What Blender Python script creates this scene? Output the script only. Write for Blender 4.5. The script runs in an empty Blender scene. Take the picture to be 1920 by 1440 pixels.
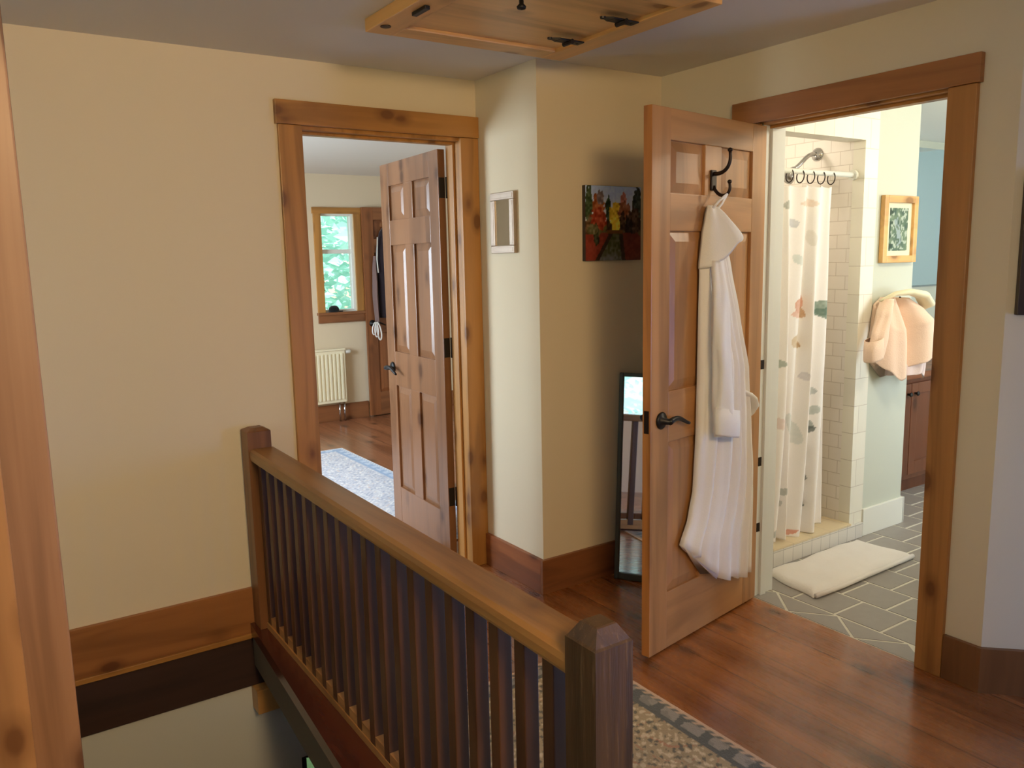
import bpy, bmesh, math, random
from mathutils import Vector, Matrix
random.seed(7)
scene = bpy.context.scene
COL = scene.collection
PI = math.pi

# ------------------------------------------------------------------ node helpers
def lin(c):
    return tuple(((v / 12.92) if v <= 0.04045 else ((v + 0.055) / 1.055) ** 2.4) for v in c)

def rgb(r, g, b):
    return lin((r / 255, g / 255, b / 255)) + (1,)

class NT:
    def __init__(s, name):
        s.m = bpy.data.materials.new(name); s.m.use_nodes = True
        s.t = s.m.node_tree; s.n = s.t.nodes; s.l = s.t.links
        s.b = s.n['Principled BSDF']; s.out = s.n['Material Output']
    def new(s, typ, **kw):
        n = s.n.new(typ)
        for k, v in kw.items(): setattr(n, k, v)
        return n
    def link(s, a, b): s.l.new(a, b)
    def val(s, sock, v):
        if hasattr(v, 'node'): s.l.new(v, sock)
        else: sock.default_value = v
    def math(s, op, a, b=0.0, c=None, clamp=False):
        n = s.new('ShaderNodeMath', operation=op); n.use_clamp = clamp
        s.val(n.inputs[0], a); s.val(n.inputs[1], b)
        if c is not None: s.val(n.inputs[2], c)
        return n.outputs[0]
    def mix(s, f, a, b, mode='MIX'):
        n = s.new('ShaderNodeMix', data_type='RGBA', blend_type=mode)
        s.val(n.inputs[0], f); s.val(n.inputs[6], a); s.val(n.inputs[7], b)
        return n.outputs[2]
    def ramp(s, f, stops):
        n = s.new('ShaderNodeValToRGB'); e = n.color_ramp.elements
        e[0].position, e[0].color = stops[0]; e[1].position, e[1].color = stops[-1]
        for p, c in stops[1:-1]:
            x = e.new(p); x.color = c
        s.link(f, n.inputs[0]); return n.outputs[0]
    def coord(s, kind='Object', scale=(1, 1, 1), rot=(0, 0, 0), loc=(0, 0, 0)):
        t = s.new('ShaderNodeTexCoord'); m = s.new('ShaderNodeMapping')
        m.inputs['Scale'].default_value = scale; m.inputs['Rotation'].default_value = rot
        m.inputs['Location'].default_value = loc
        s.link(t.outputs[kind], m.inputs[0]); return m.outputs[0]
    def noise(s, v, scale, detail=3, rough=.55, dist=0.0):
        n = s.new('ShaderNodeTexNoise')
        n.inputs['Scale'].default_value = scale; n.inputs['Detail'].default_value = detail
        n.inputs['Roughness'].default_value = rough; n.inputs['Distortion'].default_value = dist
        s.link(v, n.inputs['Vector']); return n.outputs[0]
    def bump(s, h, strength=.2, dist=.01):
        n = s.new('ShaderNodeBump'); n.inputs['Strength'].default_value = strength
        n.inputs['Distance'].default_value = dist
        s.link(h, n.inputs['Height']); s.link(n.outputs[0], s.b.inputs['Normal'])
    def set(s, **kw):
        names = dict(col='Base Color', rough='Roughness', metal='Metallic', spec='Specular IOR Level',
                     sheen='Sheen Weight', coat='Coat Weight', coatr='Coat Roughness')
        for k, v in kw.items(): s.val(s.b.inputs[names[k]], v)
        return s.m

def paint(name, c, rough=.85, bumpy=.04):
    t = NT(name); v = t.coord()
    n = t.noise(v, 2.0, 3)
    k = t.mix(t.math('MULTIPLY', n, .12), c, tuple(x * .93 for x in c[:3]) + (1,))
    t.bump(t.noise(v, 180, 2), bumpy, .004)
    return t.set(col=k, rough=rough, spec=.2)

def plain(name, c, rough=.5, metal=0.0, var=.1, spec=.5):
    t = NT(name); v = t.coord()
    n = t.noise(v, 25, 3)
    k = t.mix(n, tuple(x * (1 - var) for x in c[:3]) + (1,), tuple(min(1, x * (1 + var)) for x in c[:3]) + (1,))
    return t.set(col=k, rough=rough, metal=metal, spec=spec)

def wood(name, c, axis='Z', rough=.42, knots=True, contrast=.45, coat=.12, loc=(0, 0, 0)):
    t = NT(name)
    al = .07
    sc = {'X': (al, 1, 1), 'Y': (1, al, 1), 'Z': (1, 1, al)}[axis]
    v = t.coord(scale=sc, loc=loc)
    big = t.noise(v, 9, 4, .55, .9)
    fine = t.noise(v, 70, 3, .6, .2)
    D = tuple(x * y for x, y in zip(c[:3], (1 - contrast, 1 - contrast * 1.08, 1 - contrast * 1.15))) + (1,)
    L = tuple(min(1, x * (1 + contrast * .35)) for x in c[:3]) + (1,)
    k = t.ramp(big, [(.36, D), (.5, c), (.63, L)])
    k = t.mix(t.math('MULTIPLY', fine, .35), k, D)
    if knots:
        al2 = .55
        sc2 = {'X': (al2, 1, 1), 'Y': (1, al2, 1), 'Z': (1, 1, al2)}[axis]
        v2 = t.coord(scale=sc2, loc=loc)
        vo = t.new('ShaderNodeTexVoronoi'); vo.inputs['Scale'].default_value = 7.5
        t.link(v2, vo.inputs['Vector'])
        ring = t.math('ADD', vo.outputs['Distance'], t.math('MULTIPLY', t.noise(v2, 30, 2), .05))
        msk = t.ramp(ring, [(.14, (1, 1, 1, 1)), (.19, (.5, .5, .5, 1)), (.33, (.0, .0, .0, 1))])
        kc = tuple(x * y for x, y in zip(c[:3], (.30, .22, .16))) + (1,)
        k = t.mix(t.math('MULTIPLY', msk, .85), k, kc)
    t.bump(fine, .08, .003)
    return t.set(col=k, rough=rough, coat=coat, coatr=.25)

def streaky(name, c, light):
    t = NT(name); v = t.coord(scale=(1, 1, .05)); n1 = t.noise(v, 95, 4, .7, .3); n2 = t.noise(v, 14, 3, .6, .5)
    D = tuple(x * .45 for x in c[:3]) + (1,)
    k = t.ramp(n2, [(.36, D), (.62, c)])
    k = t.mix(t.math('MULTIPLY', t.ramp(n1, [(.56, (0, 0, 0, 1)), (.68, (1, 1, 1, 1))]), .6), k, light)
    t.bump(n1, .25, .004)
    return t.set(col=k, rough=.42, coat=.1)

def planks(name, c, width=.19, rough=.32, off=0.0):
    t = NT(name)
    v0 = t.new('ShaderNodeTexCoord'); sep = t.new('ShaderNodeSeparateXYZ')
    t.link(v0.outputs['Object'], sep.inputs[0])
    u = t.math('DIVIDE', t.math('ADD', sep.outputs[0], off), width)
    fl = t.math('FLOOR', u); fr = t.math('SUBTRACT', u, fl)
    wn = t.new('ShaderNodeTexWhiteNoise', noise_dimensions='1D'); t.link(fl, wn.inputs['W'])
    cmb = t.new('ShaderNodeCombineXYZ')
    t.link(sep.outputs[0], cmb.inputs[0]); t.link(t.math('MULTIPLY', sep.outputs[1], .09), cmb.inputs[1])
    t.link(t.math('MULTIPLY', wn.outputs[0], 13.0), cmb.inputs[2])
    big = t.noise(cmb.outputs[0], 8, 4, .55, .8); fine = t.noise(cmb.outputs[0], 80, 3, .6)
    D = tuple(x * y for x, y in zip(c[:3], (.55, .48, .42))) + (1,); L = tuple(x * 1.3 for x in c[:3]) + (1,)
    k = t.ramp(big, [(.34, D), (.5, c), (.66, L)])
    k = t.mix(t.math('MULTIPLY', wn.outputs[0], .35), k, D)
    k = t.mix(t.math('MULTIPLY', fine, .3), k, D)
    cm2 = t.new('ShaderNodeCombineXYZ')
    t.link(sep.outputs[0], cm2.inputs[0]); t.link(t.math('MULTIPLY', sep.outputs[1], .5), cm2.inputs[1])
    vo = t.new('ShaderNodeTexVoronoi', voronoi_dimensions='2D'); vo.inputs['Scale'].default_value = 3.4
    t.link(cm2.outputs[0], vo.inputs['Vector'])
    msk = t.ramp(vo.outputs['Distance'], [(.05, (1, 1, 1, 1)), (.08, (.55, .55, .55, 1)), (.15, (0, 0, 0, 1))])
    k = t.mix(t.math('MULTIPLY', msk, .8), k, tuple(x * .25 for x in c[:3]) + (1,))
    edge = t.math('LESS_THAN', t.math('MINIMUM', fr, t.math('SUBTRACT', 1.0, fr)), .012)
    k = t.mix(t.math('MULTIPLY', edge, .75), k, tuple(x * .18 for x in c[:3]) + (1,))
    r = t.math('ADD', rough - .08, t.math('MULTIPLY', fine, .2))
    t.bump(t.math('SUBTRACT', big, t.math('MULTIPLY', edge, 1.0)), .1, .004)
    return t.set(col=k, rough=r, coat=.4, coatr=.14)

def tiles(name, c, grout, w, h, axes='XZ', mortar=.012, offset=.5, rough=.38):
    t = NT(name)
    v0 = t.new('ShaderNodeTexCoord'); sep = t.new('ShaderNodeSeparateXYZ'); t.link(v0.outputs['Object'], sep.inputs[0])
    cmb = t.new('ShaderNodeCombineXYZ')
    i = {'X': 0, 'Y': 1, 'Z': 2}
    t.link(sep.outputs[i[axes[0]]], cmb.inputs[0]); t.link(sep.outputs[i[axes[1]]], cmb.inputs[1])
    br = t.new('ShaderNodeTexBrick'); br.offset = offset
    br.inputs['Color1'].default_value = c; br.inputs['Color2'].default_value = tuple(x * .94 for x in c[:3]) + (1,)
    br.inputs['Mortar'].default_value = grout; br.inputs['Scale'].default_value = 1
    br.inputs['Mortar Size'].default_value = mortar * .16; br.inputs['Brick Width'].default_value = w
    br.inputs['Row Height'].default_value = h; br.inputs['Mortar Smooth'].default_value = .1
    t.link(cmb.outputs[0], br.inputs['Vector'])
    t.bump(t.math('SUBTRACT', 1.0, br.outputs['Fac']), .25, .003)
    return t.set(col=br.outputs['Color'], rough=rough)

def cloth(name, c, scale=240, rough=.95, var=.08, bump=.15):
    t = NT(name); v = t.coord()
    n = t.noise(v, 14, 3); w = t.noise(v, scale, 2)
    k = t.mix(n, tuple(x * (1 - var) for x in c[:3]) + (1,), c)
    t.bump(w, bump, .004)
    return t.set(col=k, rough=rough, sheen=.25, spec=.1)

def attr_mat(name, rough=.8, bump=0.0, spec=.3, scale=200, sheen=0.0):
    t = NT(name)
    a = t.new('ShaderNodeVertexColor', layer_name='pattern')
    n = t.noise(t.coord(), scale, 2)
    k = t.mix(t.math('MULTIPLY', n, .18), a.outputs[0], t.mix(.5, a.outputs[0], (.02, .02, .02, 1)))
    if bump: t.bump(n, bump, .004)
    return t.set(col=k, rough=rough, spec=spec, sheen=sheen)

def emit(name, c, s):
    t = NT(name); e = t.new('ShaderNodeEmission'); e.inputs[0].default_value = c; e.inputs[1].default_value = s
    t.link(e.outputs[0], t.out.inputs[0]); return t.m

def glass(name):
    t = NT(name); tr = t.new('ShaderNodeBsdfTransparent'); gl = t.new('ShaderNodeBsdfGlossy')
    gl.inputs['Roughness'].default_value = .03
    mx = t.new('ShaderNodeMixShader'); fz = t.new('ShaderNodeFresnel'); fz.inputs[0].default_value = 1.4
    t.link(fz.outputs[0], mx.inputs[0]); t.link(tr.outputs[0], mx.inputs[1]); t.link(gl.outputs[0], mx.inputs[2])
    t.link(mx.outputs[0], t.out.inputs[0]); return t.m

# ------------------------------------------------------------------ materials
WALLC = rgb(222, 208, 180)
M = {}
M['wall'] = paint('wall_paint', WALLC)
M['ceil'] = paint('ceiling_paint', rgb(222, 216, 206))
M['bedwall'] = paint('bedroom_paint', rgb(218, 200, 170))
M['bath'] = paint('bathroom_paint', rgb(202, 206, 192))
M['bathblue'] = paint('bathroom_blue_paint', rgb(200, 222, 228))
M['bathceil'] = paint('bathroom_ceiling_paint', rgb(236, 238, 232))
M['white'] = paint('white_trim_paint', rgb(232, 232, 222), rough=.5, bumpy=.01)
M['jambwhite'] = paint('jamb_paint', rgb(226, 230, 228), rough=.5, bumpy=.01)
PINE = rgb(182, 128, 64)
for a in 'XYZ':
    M['pine' + a] = wood('pine_trim_' + a, PINE, a, contrast=.32)
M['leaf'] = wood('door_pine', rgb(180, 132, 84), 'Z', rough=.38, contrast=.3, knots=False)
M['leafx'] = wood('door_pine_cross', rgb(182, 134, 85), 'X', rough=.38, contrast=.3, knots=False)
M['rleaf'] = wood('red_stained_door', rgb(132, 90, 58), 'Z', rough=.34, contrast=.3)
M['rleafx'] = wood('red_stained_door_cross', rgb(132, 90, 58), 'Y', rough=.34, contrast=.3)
M['hand'] = wood('handrail_wood', rgb(156, 110, 58), 'Y', rough=.38, contrast=.4)
M['newel'] = streaky('dark_newel_wood', rgb(78, 56, 32), rgb(112, 88, 62))
M['bal'] = wood('dark_baluster_wood', rgb(88, 55, 29), 'Z', rough=.45, contrast=.4, knots=False)
M['shoe'] = wood('fillet_pine', rgb(190, 136, 78), 'Y', knots=False)
M['base'] = wood('baseboard_wood', rgb(140, 88, 52), 'X', contrast=.4)
M['basey'] = wood('baseboard_wood_side', rgb(150, 88, 48), 'Y', contrast=.4)
M['beam'] = wood('dark_beam_wood', rgb(58, 34, 24), 'X', rough=.7, contrast=.4, knots=False)
M['nose'] = wood('nosing_wood', rgb(84, 38, 24), 'Y', rough=.25, contrast=.4, knots=False)
M['post'] = wood('post_wood', rgb(146, 108, 78), 'Z', rough=.5, contrast=.3)
M['hatch'] = wood('hatch_pine', rgb(228, 178, 110), 'X', contrast=.25)
M['hatchy'] = wood('hatch_pine_side', rgb(224, 172, 104), 'Y', contrast=.25)
M['floor'] = planks('wide_plank_floor', rgb(160, 100, 54), .2, rough=.26)
M['bfloor'] = planks('bedroom_plank_floor', rgb(160, 104, 70), .17, off=.05)
M['black'] = plain('black_iron', rgb(24, 21, 20), .45, .3)
M['bronze'] = plain('dark_bronze', rgb(46, 34, 28), .38, .6)
M['chrome'] = plain('chrome', rgb(190, 190, 192), .12, 1.0, .03)
M['robe'] = cloth('white_terry', rgb(240, 237, 232), var=.05)
M['robeshade'] = cloth('white_cotton_collar', rgb(241, 238, 230), var=.05)
M['peach'] = cloth('peach_terry', rgb(246, 214, 188), scale=160, bump=.35)
M['peachlining'] = cloth('peach_lining', rgb(236, 218, 214), scale=160, bump=.2)
M['mat'] = cloth('white_bath_mat', rgb(240, 234, 228), scale=130, bump=.4)
M['tilewall'] = tiles('white_wall_tile', rgb(240, 236, 220), rgb(208, 200, 184), .15, .145)
M['tileside'] = tiles('white_side_tile', rgb(244, 238, 228), rgb(212, 203, 190), .11, .07, 'YZ')
M['tilecurb'] = tiles('curb_tile', rgb(226, 222, 214), rgb(180, 176, 170), .075, .075, 'XZ', offset=0)
M['curbtop'] = tiles('curb_top_tile', rgb(222, 204, 168), rgb(198, 180, 150), .15, .15, 'XY', offset=0)
M['slate'] = plain('grey_floor_tile', rgb(152, 146, 140), .45, 0, .08)
M['grout'] = plain('white_grout', rgb(216, 212, 198), .9)
M['rad'] = plain('cream_enamel', rgb(238, 228, 196), .4, 0, .02)
M['glass'] = glass('window_glass')
t = NT('mirror_glass'); M['mirror'] = t.set(col=t.mix(t.noise(t.coord(), 3), (.86, .9, .9, 1), (.9, .93, .93, 1)), metal=1.0, rough=.02)
t = NT('tinted_mirror'); M['bluemirror'] = t.set(col=t.mix(t.noise(t.coord(), 3), (.80, .88, .92, 1), (.83, .9, .94, 1)), metal=1.0, rough=.05)
M['mframe'] = plain('dark_green_frame', rgb(62, 60, 44), .5, 0, .2)
M['silver'] = plain('tarnished_silver', rgb(170, 152, 134), .35, .5, .15)
M['attr_rug'] = attr_mat('woven_rug', .95, .5, .1, 220, .2)
M['attr_pic'] = attr_mat('oil_paint', .5, .25, .3, 60)
M['attr_curtain'] = attr_mat('printed_curtain', .8, .05, .2, 300, .1)
M['vanity'] = wood('vanity_wood', rgb(112, 66, 42), 'Z', contrast=.35, rough=.35)
M['canvas'] = plain('canvas_edge', rgb(60, 48, 38), .8)
M['leafg'] = plain('garden_leaf', rgb(196, 236, 222), .6, 0, .12)
t = NT('garden_leaf_light'); n_ = t.noise(t.coord(), 6, 2); df = t.new('ShaderNodeBsdfDiffuse'); tl = t.new('ShaderNodeBsdfTranslucent'); mxs = t.new('ShaderNodeMixShader')
lc = t.mix(n_, rgb(206, 240, 228), rgb(232, 250, 244)); t.link(lc, df.inputs[0]); t.link(lc, tl.inputs[0]); t.link(df.outputs[0], mxs.inputs[1]); t.link(tl.outputs[0], mxs.inputs[2]); t.link(mxs.outputs[0], t.out.inputs[0]); M['leafg'] = t.m
M['bark'] = wood('bark', rgb(90, 70, 52), 'Z', rough=.9, knots=False)
M['grass'] = plain('lawn', rgb(120, 150, 80), .9, 0, .2)
M['darkcloth'] = cloth('dark_cloth', rgb(44, 36, 40))
M['greycloth'] = cloth('grey_striped_cloth', rgb(128, 104, 98))
M['cap'] = cloth('black_cloth', rgb(24, 26, 26))
M['lampglass'] = emit('lamp_glow', (1, .74, .42, 1), 6)
M['lampcool'] = emit('bath_lamp_glow', (1, .82, .52, 1), 6)
M['fascia'] = paint('fascia_paint', rgb(100, 86, 66))
M['wallgrey'] = paint('lower_wall_paint', rgb(206, 207, 202))

# ------------------------------------------------------------------ mesh helpers
class MB:
    def __init__(s): s.bm = bmesh.new(); s.mi = 0
    def face(s, vs, mi=None):
        try:
            f = s.bm.faces.new(vs); f.material_index = s.mi if mi is None else mi; return f
        except ValueError: return None
    def box(s, x0, x1, y0, y1, z0, z1, bev=0.0, mat=None, mi=None):
        b = bmesh.new()
        bmesh.ops.create_cube(b, size=1)
        for v in b.verts:
            v.co = Vector(((x0 + x1) / 2 + v.co.x * (x1 - x0), (y0 + y1) / 2 + v.co.y * (y1 - y0), (z0 + z1) / 2 + v.co.z * (z1 - z0)))
        if bev > 0: bmesh.ops.bevel(b, geom=list(b.edges), offset=bev, segments=2, affect='EDGES', profile=.6)
        s.merge(b, mat, mi); return s
    def merge(s, b, mat=None, mi=None):
        mp = {}
        for v in b.verts: mp[v] = s.bm.verts.new((mat @ v.co) if mat else v.co)
        for f in b.faces:
            nf = s.face([mp[v] for v in f.verts], mi)
        b.free()
    def prism(s, pts, z0, z1, axis='Z', mi=None):
        def P(p, h):
            return {'Z': (p[0], p[1], h), 'Y': (p[0], h, p[1]), 'X': (h, p[0], p[1])}[axis]
        a = [s.bm.verts.new(P(p, z0)) for p in pts]; b = [s.bm.verts.new(P(p, z1)) for p in pts]
        n = len(pts)
        s.face(a[::-1], mi); s.face(b, mi)
        for i in range(n): s.face([a[i], a[(i + 1) % n], b[(i + 1) % n], b[i]], mi)
        return s
    def tube(s, path, r, seg=10, cap=True, flat=1.0):
        path = [Vector(p) for p in path]; rings = []
        rr = r if isinstance(r, (list, tuple)) else [r] * len(path)
        prev = None
        for i, p in enumerate(path):
            d = (path[min(i + 1, len(path) - 1)] - path[max(i - 1, 0)]).normalized()
            if prev is None:
                up = Vector((0, 0, 1)) if abs(d.z) < .9 else Vector((0, 1, 0))
                a = d.cross(up).normalized()
            else:
                a = (prev - d * prev.dot(d)).normalized()
            prev = a; b = d.cross(a)
            rings.append([s.bm.verts.new(p + a * math.cos(2 * PI * k / seg) * rr[i] + b * math.sin(2 * PI * k / seg) * rr[i] * flat) for k in range(seg)])
        s.loft(rings, cap); return s
    def loft(s, rings, cap=True, closed=True):
        for r0, r1 in zip(rings, rings[1:]):
            n = len(r0)
            for k in range(n if closed else n - 1):
                s.face([r0[k], r0[(k + 1) % n], r1[(k + 1) % n], r1[k]])
        if cap: s.face(rings[0][::-1]); s.face(rings[-1])
    def lathe(s, prof, center=(0, 0, 0), axis='Z', seg=20):
        c = Vector(center); rings = []
        for r, h in prof:
            ring = []
            for k in range(seg):
                a = 2 * PI * k / seg; x, y = r * math.cos(a), r * math.sin(a)
                ring.append(s.bm.verts.new(c + Vector({'Z': (x, y, h), 'Y': (x, h, y), 'X': (h, x, y)}[axis])))
            rings.append(ring)
        s.loft(rings, True); return s
    def panel(s, x0, x1, z0, z1, y, d=-.009, rise=.006, sl=.034, sign=1):
        """raised door panel whose field faces sign*y"""
        lv = [(0, d), (.006, d), (sl, d + rise), (sl + .003, d + rise)]
        rings = []
        for ins, off in lv:
            yy = y + sign * off
            rings.append([s.bm.verts.new(p) for p in ((x0 + ins, yy, z0 + ins), (x1 - ins, yy, z0 + ins), (x1 - ins, yy, z1 - ins), (x0 + ins, yy, z1 - ins))])
        s.loft(rings, False); s.face(rings[-1])
    def build(s, name, mat, parent=None, smooth=False, auto=True):
        me = bpy.data.meshes.new(name)
        bmesh.ops.recalc_face_normals(s.bm, faces=list(s.bm.faces))
        s.bm.to_mesh(me); s.bm.free()
        for m in (mat if isinstance(mat, (list, tuple)) else [mat]): me.materials.append(m)
        if smooth:
            for p in me.polygons: p.use_smooth = True
        o = bpy.data.objects.new(name, me); COL.objects.link(o)
        if parent: o.parent = parent
        return o

def tag(o, label=None, cat=None, group=None, kind=None):
    if label: o['label'] = label
    if cat: o['category'] = cat
    if group: o['group'] = group
    if kind: o['kind'] = kind
    return o

def thing(name, label, cat, loc=(0, 0, 0), rotz=0.0, group=None):
    o = bpy.data.objects.new(name, None); COL.objects.link(o); o.empty_display_size = .1
    o.location = loc; o.rotation_euler = (0, 0, rotz)
    return tag(o, label, cat, group)

def struct(name, mb, mat, label, cat, parent=None):
    o = mb.build(name, mat, parent)
    if parent is None: tag(o, label, cat, kind='structure')
    return o

def pattern_mesh(name, fn, nu, nv, pos, mat, parent=None, smooth=False, colfn=None):
    """grid mesh with a colour pattern; pos(u,v)->co, colfn(u,v)->srgb 0..255"""
    me = bpy.data.meshes.new(name)
    vs = []; fs = []
    for j in range(nv + 1):
        for i in range(nu + 1): vs.append(pos(i / nu, j / nv))
    for j in range(nv):
        for i in range(nu):
            a = j * (nu + 1) + i; fs.append((a, a + 1, a + nu + 2, a + nu + 1))
    me.from_pydata(vs, [], fs)
    ca = me.color_attributes.new('pattern', 'FLOAT_COLOR', 'POINT')
    k = 0
    for j in range(nv + 1):
        for i in range(nu + 1):
            c = fn(i / nu, j / nv); ca.data[k].color = rgb(*c); k += 1
    me.materials.append(mat)
    if smooth:
        for p in me.polygons: p.use_smooth = True
    o = bpy.data.objects.new(name, me); COL.objects.link(o)
    if parent: o.parent = parent
    return o

# ------------------------------------------------------------------ dimensions
H = 1.52
YB = 3.347          # hall face of the wall with the bedroom doorway
XR = 2.793          # hall face of the bathroom wall
CX, CY = 2.073, 2.86    # column corner
ZC = 2.345
WT = .13
D1 = (1.226, 1.968, 2.065)    # bedroom doorway x0,x1,head
D2 = (1.506, 2.267, 2.045)    # bathroom doorway y0,y1,head
SX0, SY0 = .02, 1.05        # stair opening left edge, near edge
def edge_x(y): return .877 - .058 * (3.274 - y)     # right edge of the stair opening

# ------------------------------------------------------------------ floors
b = MB()
b.prism([(edge_x(SY0), SY0), (XR + .005, SY0), (XR + .005, YB), (edge_x(YB), YB)], -.17, 0)
b.prism([(XR + .005, SY0), (3.05, SY0), (XR + .005, 1.30)], -.17, 0)
b.prism([(-1.6, -2.4), (3.6, -2.4), (3.6, SY0), (-1.6, SY0)], -.17, 0)
b.prism([(-1.6, SY0), (SX0, SY0), (SX0, YB), (-1.6, YB)], -.17, 0)
struct('floor', b, M['floor'], 'wide reddish-brown plank floor of the landing around the stair opening', 'floor')
b = MB(); b.box(-.2, 4.4, YB, 7.6, -.1, 0)
struct('floor_bedroom', b, M['bfloor'], 'reddish plank floor of the bedroom beyond the left doorway', 'floor')

# bathroom floor: grout bed and grey tiles
b = MB()
b.box(XR + .005, 6.5, 1.36, 3.4, -.1, -.002, mi=1); b.box(3.7, 6.5, .5, 1.36, -.1, -.002, mi=1)
def tile(poly, g=.0065):
    cx = sum(p[0] for p in poly) / len(poly); cy = sum(p[1] for p in poly) / len(poly)
    out = []
    n = len(poly)
    for i in range(n):   # inset polygon
        p0, p1, p2 = Vector(poly[i - 1]), Vector(poly[i]), Vector(poly[(i + 1) % n])
        d1 = (p1 - p0).normalized(); d2 = (p2 - p1).normalized()
        n1 = Vector((-d1.y, d1.x)); n2 = Vector((-d2.y, d2.x))
        q = n1 + n2; q = q / max(.25, (1 + n1.dot(n2)))
        out.append(p1 + q * g)
    vb = [b.bm.verts.new((p.x, p.y, -.002)) for p in out]; vt = [b.bm.verts.new((p.x, p.y, .0)) for p in out]
    b.face(vt, 0)
    for i in range(n): b.face([vb[i], vb[(i + 1) % n], vt[(i + 1) % n], vt[i]], 0)
S = .212
for i in range(17):
    for j in range(16):
        x0 = 2.93 + i * S; y0 = .52 + j * S + (i % 2) * S / 2 - .06
        y1 = min(y0 + S, 3.3)
        if x0 < 3.7 and y0 < 1.36: continue
        x1 = min(x0 + S, 6.45)
        if x0 < 6.4: tile([(x0, y0), (x1, y0), (x1, y1), (x0, y1)])
zz = []; y = 1.436; k = 0
while y < 2.6:
    zz.append((2.93 if k % 2 else 2.80, y + .02)); y += .156; k += 1
for p, q, r in zip(zz, zz[1:], zz[2:]):
    ccw = (q[0] - p[0]) * (r[1] - p[1]) - (q[1] - p[1]) * (r[0] - p[0]) > 0
    tile([p, q, r] if ccw else [p, r, q], .0065)
struct('floor_bathroom', b, [M['slate'], M['grout']], 'grey tile floor with pale grout in the bathroom', 'floor')

# ------------------------------------------------------------------ ceiling
b = MB(); b.box(-1.7, 3.7, -2.5, YB + .05, ZC, ZC + .12)
struct('ceiling', b, M['ceil'], 'off-white flat ceiling over the landing', 'ceiling')
b = MB(); b.box(-.2, 4.5, YB + .05, 7.6, ZC, ZC + .12)
struct('ceiling_bedroom', b, M['ceil'], 'pale ceiling of the bedroom', 'ceiling')
b = MB(); b.box(XR + WT, 6.6, .4, 3.5, 2.30, 2.44)
struct('ceiling_bathroom', b, M['bathceil'], 'white ceiling of the bathroom', 'ceiling')

# ------------------------------------------------------------------ walls
b = MB()   # wall holding bedroom doorway
b.box(-1.7, 1.204, YB, YB + WT, -.05, ZC)
b.box(1.998, CX + .02, YB, YB + WT, 0, ZC)
b.box(1.204, 1.998, YB, YB + WT, 2.087, ZC)
struct('wall_back', b, M['wall'], 'cream wall holding the bedroom doorway', 'wall')
b = MB(); b.box(CX, XR + .01, CY, YB + WT, 0, ZC)
struct('wall_column', b, M['wall'], 'cream boxed-out wall corner between the two doorways', 'wall')
b = MB()
b.box(XR, XR + WT, D2[1] + .019, YB, 0, ZC)
b.box(XR, XR + WT, 1.282, D2[0] - .019, 0, ZC)
b.box(XR, XR + WT, D2[0] - .019, D2[1] + .019, D2[2] + .019, ZC)
# bathroom-side paint is a separate thin skin of the same wall
struct('wall_right', b, M['wall'], 'cream wall holding the bathroom doorway', 'wall')
b = MB()
A0 = Vector((XR, 1.282)); dv = Vector((.7071, -.7071)); nv = Vector((.7071, .7071))
A1 = A0 + dv * 1.1
b.prism([tuple(A0), tuple(A1), tuple(A1 + nv * .1), tuple(A0 + nv * .1 + Vector((.05, .05)) * 0)], 0, ZC)
struct('wall_angled', b, M['wall'], 'angled wall at the right edge turning away from the bathroom doorway', 'wall')
RW = (-1.05, .25, .25, 1.35)
b = MB(); xa, xb = A1.x, A1.x + .12
b.box(xa, xb, -2.4, RW[0], 0, ZC); b.box(xa, xb, RW[1], A1.y + .06, 0, ZC)
b.box(xa, xb, RW[0], RW[1], 0, RW[2]); b.box(xa, xb, RW[0], RW[1], RW[3], ZC)
struct('wall_hall_end', b, M['wall'], 'cream end wall of the landing behind the right edge', 'wall')
b = MB(); b.box(-1.7, 3.7, -2.52, -2.4, -.1, ZC)
struct('wall_rear', b, M['wall'], 'cream wall behind the viewpoint', 'wall')
WL = (.05, 2.75, .72, 2.08)   # left window y0,y1,z0,z1
b = MB()
b.box(-1.72, -1.6, -2.4, WL[0], -.1, ZC); b.box(-1.72, -1.6, WL[1], YB, -.1, ZC)
b.box(-1.72, -1.6, WL[0], WL[1], -.1, WL[2]); b.box(-1.72, -1.6, WL[0], WL[1], WL[3], ZC)
struct('wall_left', b, M['wall'], 'cream side wall with a window, left of the stairs', 'wall')

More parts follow.
